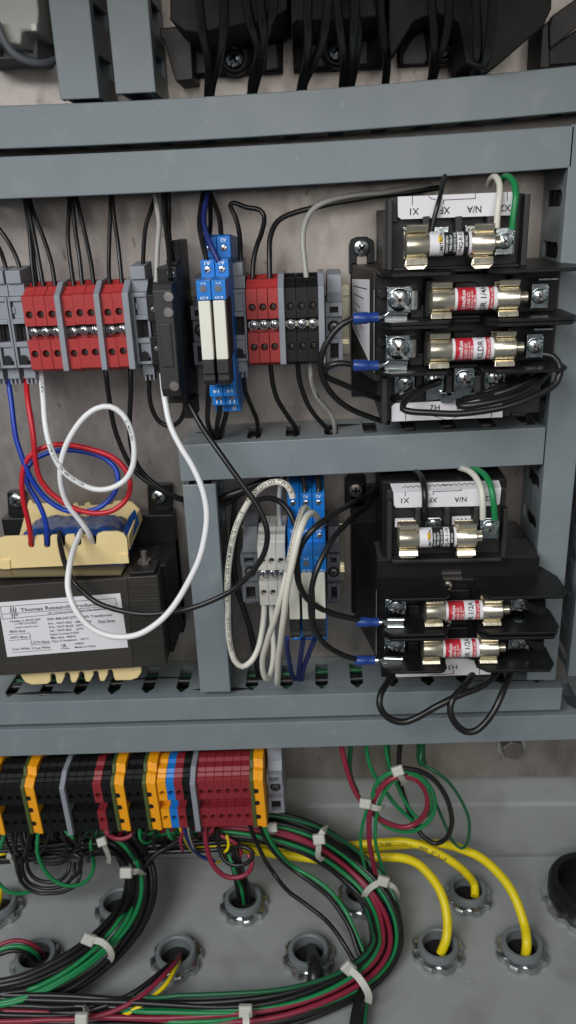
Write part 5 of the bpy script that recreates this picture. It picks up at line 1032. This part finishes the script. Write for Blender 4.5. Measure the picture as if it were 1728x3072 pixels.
# second black layer running under the bottom terminals
gu = 'black wires bunched under the bottom terminal row'
bu = 'black wire bunched under the bottom terminal row'
harness(ZD, [(-40, 2130, 24), (80, 2120, 24), (200, 2110, 24), (320, 2098, 24), (450, 2090, 24), (600, 2085, 24)], [('black_wire', l, d, 1.7, bu, gu, None) for l, d in ((-11, 0), (-8, 1), (-5, -1), (-2, 1), (1, 0), (4, 1), (7, -1), (10, 0), (-9.5, -3), (-3.5, -3), (2.5, -3), (8, -3))]+[('yellow_wire', -6.4, 1.8, 1.5, 'thin yellow wire under the left bottom terminals', None, (0, 0.16)), ('maroon_wire', 1.4, 2.0, 1.3, 'maroon wire under the left bottom terminals', None, (0.3, 0.62)), ('dark_green_wire', 5.6, 2.0, 1.3, 'dark green wire under the middle bottom terminals', None, (0.5, 1))])
# single wires from the bottom terminals
gd = 'black wires dropping from the bottom terminals'
for l, p in (('first', [(40, 170, 44), (60, 260, 42), (120, 380, 36), (160, 500, 34), (180, 600, 36)]), ('second', [(142, 140, 46), (140, 260, 46), (132, 380, 42), (150, 520, 38)]), ('third', [(262, 150, 46), (235, 250, 46), (200, 350, 42), (180, 470, 38), (190, 580, 36)]), ('fourth', [(445, 140, 46), (415, 220, 44), (370, 310, 38), (320, 380, 30)]), ('fifth', [(822, 130, 46), (800, 230, 46), (782, 330, 42), (770, 420, 36)]), ('sixth', [(690, 130, 44), (640, 240, 42), (560, 330, 38), (500, 380, 32)])):
    W('wire', l+' black wire from the left dropping out of the bottom terminals', BW, Z16, p, r=1.3, group=gd)
gb_ = 'black loops below the left bottom terminals'
for l, p in (('lowest', [(150, 420, 44), (165, 540, 46), (215, 630, 46), (320, 690, 46), (440, 698, 46), (560, 680, 46), (660, 620, 44), (700, 520, 40), (690, 420, 34)]), ('middle', [(190, 400, 42), (205, 520, 44), (260, 610, 44), (370, 650, 44), (480, 645, 44), (580, 610, 43), (640, 530, 40), (650, 430, 34)]), ('upper', [(230, 380, 40), (245, 490, 41), (310, 570, 42), (420, 600, 42), (530, 580, 41), (600, 500, 38), (610, 410, 34)]), ('tangled', [(300, 420, 38), (420, 440, 40), (560, 420, 40), (640, 350, 40), (700, 390, 42), (690, 500, 42), (620, 570, 42)])):
    W('wire', l+' black wire loop below the left bottom terminals', BW, Z16, p, r=1.5, group=gb_)
W('wire', 'green wire drooping from the first full earth terminal', 'green_wire', Z16, [(340, 130, 48), (325, 250, 50), (325, 350, 50), (365, 460, 50), (440, 560, 50), (540, 620, 50), (650, 628, 48), (750, 590, 44), (805, 510, 38), (815, 430, 32), (790, 330, 24), (740, 250, 16)], r=1.5)
W('wire', 'green wire drooping at the left edge', 'green_wire', Z16, [(45, 150, 46), (15, 260, 46), (-30, 380, 46), (-45, 520, 46), (0, 620, 46), (80, 680, 46), (180, 695, 44), (290, 670, 40)], r=1.5)
W('wire', 'maroon wire looping below the single dark red terminal', 'maroon_wire', Z16, [(900, 120, 44), (930, 180, 46), (1000, 218, 46), (1090, 218, 46), (1165, 175, 44), (1195, 110, 40)], r=1.8)
W('wire', 'green wire looping below the paired yellow terminals', 'green_wire', Z16, [(1190, 100, 40), (1215, 160, 42), (1275, 185, 42), (1335, 165, 40), (1365, 100, 38)], r=1.4)
W('wire', 'green wire passing behind the left harness', 'green_wire', Z16, [(1200, 300, 26), (1300, 290, 26), (1400, 285, 26), (1500, 275, 24)], r=1.4)
W('wire', 'black wire joining the left harness from the right', BW, Z16, [(1620, 180, 30), (1500, 270, 32), (1380, 340, 34), (1300, 410, 36), (1260, 490, 38)], r=1.9)
W('wire', 'pale yellow wire under the blue bottom terminal', 'yellow_wire', Z21, [(905, 50, 44), (922, 90, 43), (945, 140, 40), (990, 190, 34), (1050, 220, 28), (1110, 230, 20)], r=1.2)
W('wire', 'dark blue wire under the blue bottom terminal', 'navy_wire', Z21, [(925, 50, 46), (940, 110, 44), (970, 165, 40), (1020, 205, 36), (1080, 225, 34)], r=1.4)
W('wire', 'grey wire beside the dark blue wire under the bottom terminals', 'grey_wire', Z21, [(945, 50, 44), (955, 120, 42), (985, 180, 38), (1040, 210, 34)], r=1.2)
W('wire', 'maroon wire hanging in a loop over the middle conduit fitting', 'maroon_wire', Z21, [(1032, 40, 46), (1035, 110, 48), (1050, 190, 50), (1085, 260, 52), (1140, 302, 53), (1200, 305, 53), (1250, 280, 52), (1268, 235, 50), (1250, 190, 46)], r=1.9)
W('wire', 'black wire ring hanging over the middle conduit fitting', BW, Z21, [(1090, 60, 40), (1100, 150, 44), (1130, 220, 48), (1190, 245, 50), (1255, 225, 50), (1275, 185, 48), (1240, 155, 46), (1190, 152, 44), (1150, 170, 42)], r=1.7)
W('wire', 'maroon and black striped loop behind the black ring', 'maroon_wire', Z21, [(1060, 60, 36), (1120, 100, 40), (1180, 130, 42), (1215, 180, 42), (1180, 215, 42), (1130, 190, 40)], r=1.4)
W('wire', 'yellow wire loop beside the black ring', 'yellow_wire', Z21, [(1140, 95, 41), (1150, 130, 42), (1145, 165, 43), (1115, 185, 43)], r=1.1)
for l, dx in (('left', -22), ('middle', 18), ('right', 45)):
    W('wire', l+' black wire entering the middle conduit fitting', BW, Z21, [(1150+dx*0.7, 150, 40), (1180+dx*0.7, 240, 44), (1205+dx*0.8, 330, 0, 20), (1218+dx*0.8, 400, 0, 9), (1220+dx*0.7, 430, 0, 2)], r=1.8)
W('wire', 'green wire entering the middle conduit fitting', 'green_wire', Z21, [(1150, 190, 46), (1180, 270, 50), (1205, 340, 0, 22), (1222, 400, 0, 11), (1228, 440, 0, 2)], r=1.4)
W('wire', 'thin black wire crossing the floor to the harness bend', BW, Z17, [(120, -60, 44), (150, 20, 44), (205, 150, 40), (290, 285, 0, 26), (400, 420, 0, 22), (530, 520, 0, 20), (650, 610, 0, 18), (740, 710, 0, 16), (810, 810, 0, 13), (865, 910, 0, 8), (920, 1010, 0, 4)], r=1.7)
W('wire', 'second thin black wire crossing the floor to the harness bend', BW, Z17, [(195, -60, 44), (225, 20, 44), (300, 140, 40), (430, 260, 0, 28), (570, 360, 0, 24), (690, 460, 0, 22), (790, 590, 0, 18), (850, 700, 0, 14), (890, 820, 0, 9), (940, 930, 0, 4)], r=1.9)
W('wire', 'green wire crossing the floor beside the second black one', 'green_wire', Z17, [(220, -60, 46), (250, 20, 46), (330, 140, 42), (450, 250, 0, 30), (590, 330, 0, 27), (710, 425, 0, 24), (810, 560, 0, 20), (870, 680, 0, 14), (912, 780, 0, 9), (960, 900, 0, 4)], r=1.6)
W('cable', 'thick black cable leaving the fitting inside the harness bend', BW, Z17, [(560, 850, 0, 3), (572, 900, 0, 12), (590, 980, 0, 20), (585, 1060, 0, 18), (575, 1150, 0, 10), (565, 1230, 0, 6)], r=4.4)
W('wire', 'dark green wire beside the thick black cable in the fitting', 'dark_green_wire', Z17, [(600, 850, 0, 4), (622, 920, 0, 12), (642, 1000, 0, 17), (645, 1080, 0, 14), (630, 1160, 0, 8)], r=1.5)
W('cable', 'black cable leaving the harness at the bottom edge', BW, Z17, [(960, 1040, 0, 4), (940, 1130, 0, 7), (918, 1250, 0, 8), (900, 1330, 0, 8), (880, 1450, 0, 6)], r=4.0)
W('wire', 'dark green wire leaving the harness at the bottom edge', 'dark_green_wire', Z17, [(990, 1050, 0, 4), (975, 1150, 0, 7), (965, 1250, 0, 8), (955, 1340, 0, 8), (945, 1450, 0, 6)], r=1.5)
W('wire', 'black wire from the fitting with maroon and yellow wires', BW, Z21, [(900, 700, 0, 3), (870, 730, 0, 14), (790, 800, 0, 18), (700, 870, 0, 18), (600, 925, 0, 17), (500, 960, 0, 16), (400, 985, 0, 15), (250, 990, 0, 14)], r=2.0)
W('wire', 'maroon wire from the fitting with black and yellow wires', 'maroon_wire', Z21, [(905, 695, 0, 3), (885, 730, 0, 15), (820, 805, 0, 20), (730, 890, 0, 20), (630, 950, 0, 19), (530, 990, 0, 18), (420, 1015, 0, 18), (250, 1025, 0, 18), (0, 1030, 0, 18), (-60, 1030, 0, 18)], r=1.7)
W('wire', 'grey wire from the fitting with maroon and yellow wires', 'grey_wire', Z21, [(908, 698, 0, 3), (885, 745, 0, 13), (830, 830, 0, 16), (745, 905, 0, 16), (650, 965, 0, 13), (590, 990, 0, 8), (530, 1010, 0, 3)], r=1.1)
W('wire', 'thin yellow wire from the fitting with black and maroon wires', 'yellow_wire', Z21, [(905, 702, 0, 3), (890, 750, 0, 14), (840, 840, 0, 18), (770, 905, 0, 18), (700, 955, 0, 17), (640, 988, 0, 14), (580, 1010, 0, 8), (520, 1020, 0, 3)], r=1.5)
W('wire', 'red wire arching into the lower left fitting', 'maroon_wire', Z16, [(-60, 1180, 0, 22), (40, 1130, 0, 24), (150, 1108, 0, 24), (250, 1125, 0, 22), (330, 1170, 0, 16), (375, 1225, 0, 4)], r=1.5)
W('wire', 'green wire arching into the lower left fitting', 'green_wire', Z16, [(-60, 1220, 0, 22), (40, 1172, 0, 24), (140, 1155, 0, 24), (230, 1170, 0, 22), (300, 1205, 0, 16), (345, 1260, 0, 4)], r=1.6)
W('wire', 'black wire arching into the lower left fitting', BW, Z16, [(-60, 1250, 0, 20), (40, 1205, 0, 21), (130, 1190, 0, 21), (220, 1205, 0, 18), (290, 1250, 0, 10), (310, 1275, 0, 4)], r=1.8)
W('wire', 'yellow wire at the left edge fitting', 'yellow_wire', Z16, [(-40, 560, 34), (0, 640, 0, 24), (8, 720, 0, 14), (-10, 800, 0, 4)], r=1.6)
rt = random.Random(11)
def tangle(i, x, mt, label, group, r):
    zb = z3(x)-17; dx = rt.uniform(-12, 12); dp = rt.uniform(12, 26)
    q = [(x, 40, zb+6), (x+rt.uniform(-1, 1), 44, zb-3), (x+dx*0.3+rt.uniform(-2, 2), 46, zb-dp*0.55), (x+dx*0.7, 42, zb-dp), (x+dx+rt.uniform(-4, 4), 32, zb-dp*1.05+rt.uniform(-2, 3)), (x+dx*1.4, 20, zb-dp*0.6), (x+dx*1.8, 12, zb-dp*0.3)]
    m = MB(); m.tube(spline(q), r, 8); tag(m.build('wire', mt, smooth=True, origin=q[0], ang=80), label, 'wire', group)
for i, x in enumerate((-193, -187, -182, -167, -163, -158, -150, -145, -139, -129, -116, -110, -104, -82, -78)): tangle(i, x, 'black_wire', 'thin black wire tangled below the bottom terminals', 'thin black wires tangled below the bottom terminals', rt.uniform(1.0, 1.4))
for i, x in enumerate((-160, -141, -113, -98)): tangle(i, x, 'green_wire', 'thin green wire in the tangle below the bottom terminals', 'thin green wires tangled below the bottom terminals', 1.1)
for i, x in enumerate((-134, -86, -68)): tangle(i, x, 'maroon_wire', ['thin maroon wire below the single dark red bottom terminal', 'thin maroon wire below the dark red terminal beside the blue one', 'thin maroon wire below the right six dark red terminals'][i], 'thin maroon wires below the bottom terminals', 1.1)
# coil of green, red and black wires right of the bottom row
gk = 'coiled wires below the lowest duct'
W('wire', 'maroon wire coiled in a ring and dropping into the harness', 'maroon_wire', Z12, [(-62, 20, 30), (-52, 90, 30), (-35, 180, 32), (0, 300, 34), (50, 400, 36), (110, 470, 38), (190, 548, 38), (260, 585, 38), (340, 602, 38), (420, 578, 38), (478, 520, 40), (498, 440, 42), (475, 350, 44), (410, 290, 45), (330, 275, 45), (250, 300, 45), (185, 370, 44), (140, 470, 43), (122, 570, 42), (122, 680, 42), (140, 790, 40), (165, 890, 0, 30), (205, 1010, 0, 20)], r=2.0, group=gk)
W('wire', 'outer green wire of the coil below the lowest duct', 'green_wire', Z12, [(100, 30, 26), (112, 140, 27), (150, 250, 28), (220, 360, 29), (300, 470, 30), (400, 560, 30), (460, 600, 31), (380, 632, 34), (290, 620, 35), (205, 575, 36), (160, 480, 40), (150, 380, 42), (200, 290, 46), (290, 245, 47), (390, 250, 46), (480, 300, 44), (535, 390, 42), (545, 490, 40), (500, 570, 38), (420, 620, 36)], r=1.5, group=gk)
W('wire', 'inner green wire of the coil below the lowest duct', 'green_wire', Z12, [(228, 30, 26), (235, 120, 27), (262, 230, 28), (300, 330, 29), (355, 440, 30), (430, 540, 31), (500, 520, 36), (515, 430, 42), (480, 330, 44), (400, 270, 45), (320, 285, 44), (245, 340, 43), (190, 440, 42), (165, 560, 41), (165, 680, 41), (185, 790, 38), (215, 890, 0, 26), (240, 1000, 0, 18)], r=1.4, group=gk)
W('wire', 'green wire left of the maroon strand falling to the harness', 'green_wire', Z12, [(160, 380, 44), (120, 470, 42), (85, 570, 41), (68, 680, 40), (78, 790, 38), (110, 890, 0, 28), (150, 980, 0, 18)], r=1.3, group=gk)
W('wire', 'black wire swinging in a wide loop below the lowest duct', BW, Z12, [(330, 30, 24), (318, 130, 26), (315, 250, 26), (335, 370, 28), (375, 490, 28), (420, 590, 30), (480, 670, 34), (545, 705, 36), (610, 680, 38), (648, 600, 40), (648, 500, 42), (610, 395, 44), (540, 300, 45), (440, 240, 46), (340, 222, 46)], r=1.9, group=gk)
W('wire', 'thin green wire swinging widest below the lowest duct', 'dark_green_wire', Z12, [(455, 30, 22), (458, 120, 24), (452, 190, 28), (520, 230, 34), (610, 290, 36), (690, 390, 36), (745, 500, 36), (765, 610, 35), (752, 710, 34), (715, 738, 32), (665, 700, 30), (620, 610, 28), (575, 510, 27), (540, 420, 26)], r=1.2, group=gk)
W('wire', 'thick dark green wire hanging short from the lowest duct', 'dark_green_wire', Z12, [(452, 20, 20), (455, 90, 20), (456, 170, 20), (470, 205, 22)], r=3.0, group=gk)
W('wire', 'dark green wire hanging left of the coil', 'dark_green_wire', Z11, [(1095, 40, 24), (1088, 150, 25), (1082, 260, 26), (1100, 350, 27), (1140, 430, 28)], r=1.9, group=gk)
W('wire', 'dark green wire hanging straight above the coil ties', 'dark_green_wire', Z11, [(1355, 40, 22), (1365, 160, 24), (1378, 260, 26), (1390, 300, 28)], r=1.8, group=gk)

# ------------------------------------------------------------------ cable ties
def tie(label, Z, head, ang, strap, size=6.0, tail=None):
    c = Vector(pt(Z, head)); t = thing('cable_tie', label, 'cable tie', tuple(c), 'pale nylon cable ties')
    hx = size; a = radians(ang); u = Vector((cos(a), 0, sin(a))); n_ = Vector((0, 0.9, 0.43)).normalized(); v = n_.cross(u).normalized()
    m = MB(); q = [c+u*(hx/2*s1)*f+v*(hx*0.42*s2)*f+n_*k for k, f in ((-1.5, 1), (1.4, 1), (2.3, 0.82)) for s1, s2 in ((-1, -1), (1, -1), (1, 1), (-1, 1))]
    m.add(q, [(3, 2, 1, 0)]+[(k*4+i, k*4+(i+1) % 4, k*4+4+(i+1) % 4, k*4+4+i) for k in (0, 1) for i in range(4)]+[(8, 9, 10, 11)]); m.build('head', 'nylon', t, bevel=0.5)
    def band(pts, nm, wd):
        path = spline([pt(Z, p) for p in pts]); mm = MB(); vs = []
        for (cc, tt, e, g) in frames(path):
            s_ = tt.cross(VIEW).normalized(); k_ = s_.cross(tt).normalized()
            for a1, b1 in ((-1, -1), (1, -1), (1, 1), (-1, 1)): vs.append(cc+s_*a1*wd/2+k_*b1*0.45)
        n = len(path); mm.add(vs, [(i*4+j, i*4+(j+1) % 4, i*4+4+(j+1) % 4, i*4+4+j) for i in range(n-1) for j in range(4)]+[(0, 1, 2, 3), (n*4-4, n*4-3, n*4-2, n*4-1)]); mm.build(nm, 'nylon', t, smooth=True, ang=40)
    if strap: band(strap, 'strap', size*0.5)
    if tail: band(tail, 'tail', size*0.45)
    return t
tie('cable tie at the top of the wire coil below the lowest duct', Z12, (305, 240, 50), 20, [(310, 240, 50), (325, 275, 49), (345, 310, 44), (345, 330, 38)], 6.6)
tie('cable tie at the neck of the coil, with its tail to the right', Z12, (98, 448, 48), -10, [(98, 448, 48), (150, 475, 48), (195, 482, 46), (215, 475, 40)], 6.8)
tie('cable tie just right of the last earth terminal', Z11, (520, 680, 40), 5, [(520, 650, 40), (522, 700, 39), (515, 730, 34)], 6.6)
tie('cable tie with a long tail hanging from the upper harness', Z11, (862, 765, 44), 8, [(862, 765, 44), (890, 710, 42), (920, 685, 36)], 7.2, tail=[(862, 790, 44), (858, 840, 44), (855, 890, 42), (890, 915, 38)])
tie('cable tie where the coil strands join the big harness', Z17, (1085, 345, 0, 32), -20, [(1070, 350, 0, 32), (1010, 380, 0, 30), (960, 430, 0, 24), (945, 490, 0, 12)], 7.2, tail=[(1110, 355, 0, 30), (1160, 390, 0, 26), (1185, 440, 0, 18), (1190, 470, 0, 12)])
tie('large cable tie on the lower right of the harness bend', Z17, (835, 975, 0, 26), -50, [(850, 990, 0, 27), (905, 1040, 0, 25), (950, 1105, 0, 22), (980, 1170, 0, 16), (975, 1230, 0, 8)], 7.8)
tie('cable tie on the bottom run right of the middle', Z21, (1236, 975, 0, 24), 0, [(1236, 975, 0, 25), (1238, 1020, 0, 24), (1240, 1060, 0, 22)], 7.0)
tie('cable tie on the bottom run at lower left', Z21, (412, 1015, 0, 26), 0, [(412, 1010, 0, 25), (430, 970, 0, 22), (440, 945, 0, 14)], 6.6)
tie('cable tie in the middle of the left green harness', Z16, (775, 1095, 0, 34), -30, [(800, 1100, 0, 34), (880, 1115, 0, 34), (945, 1170, 0, 30), (970, 1230, 0, 24), (945, 1290, 0, 14)], 7.4)
tie('cable tie at the top of the left green harness', Z16, (1098, 515, 0, 44), 0, [(1120, 510, 0, 44), (1190, 505, 0, 42), (1245, 530, 0, 34), (1262, 570, 0, 24)], 7.4)
tie('cable tie under the single dark red bottom terminal', Z16, (888, 245, 50), 20, [(900, 260, 50), (930, 330, 46), (950, 390, 40), (945, 430, 34)], 6.0)
tie('faint cable tie in the shade below the first black terminals', Z16, (88, 370, 34), 70, [(92, 380, 34), (110, 430, 32), (118, 470, 28)], 4.6)
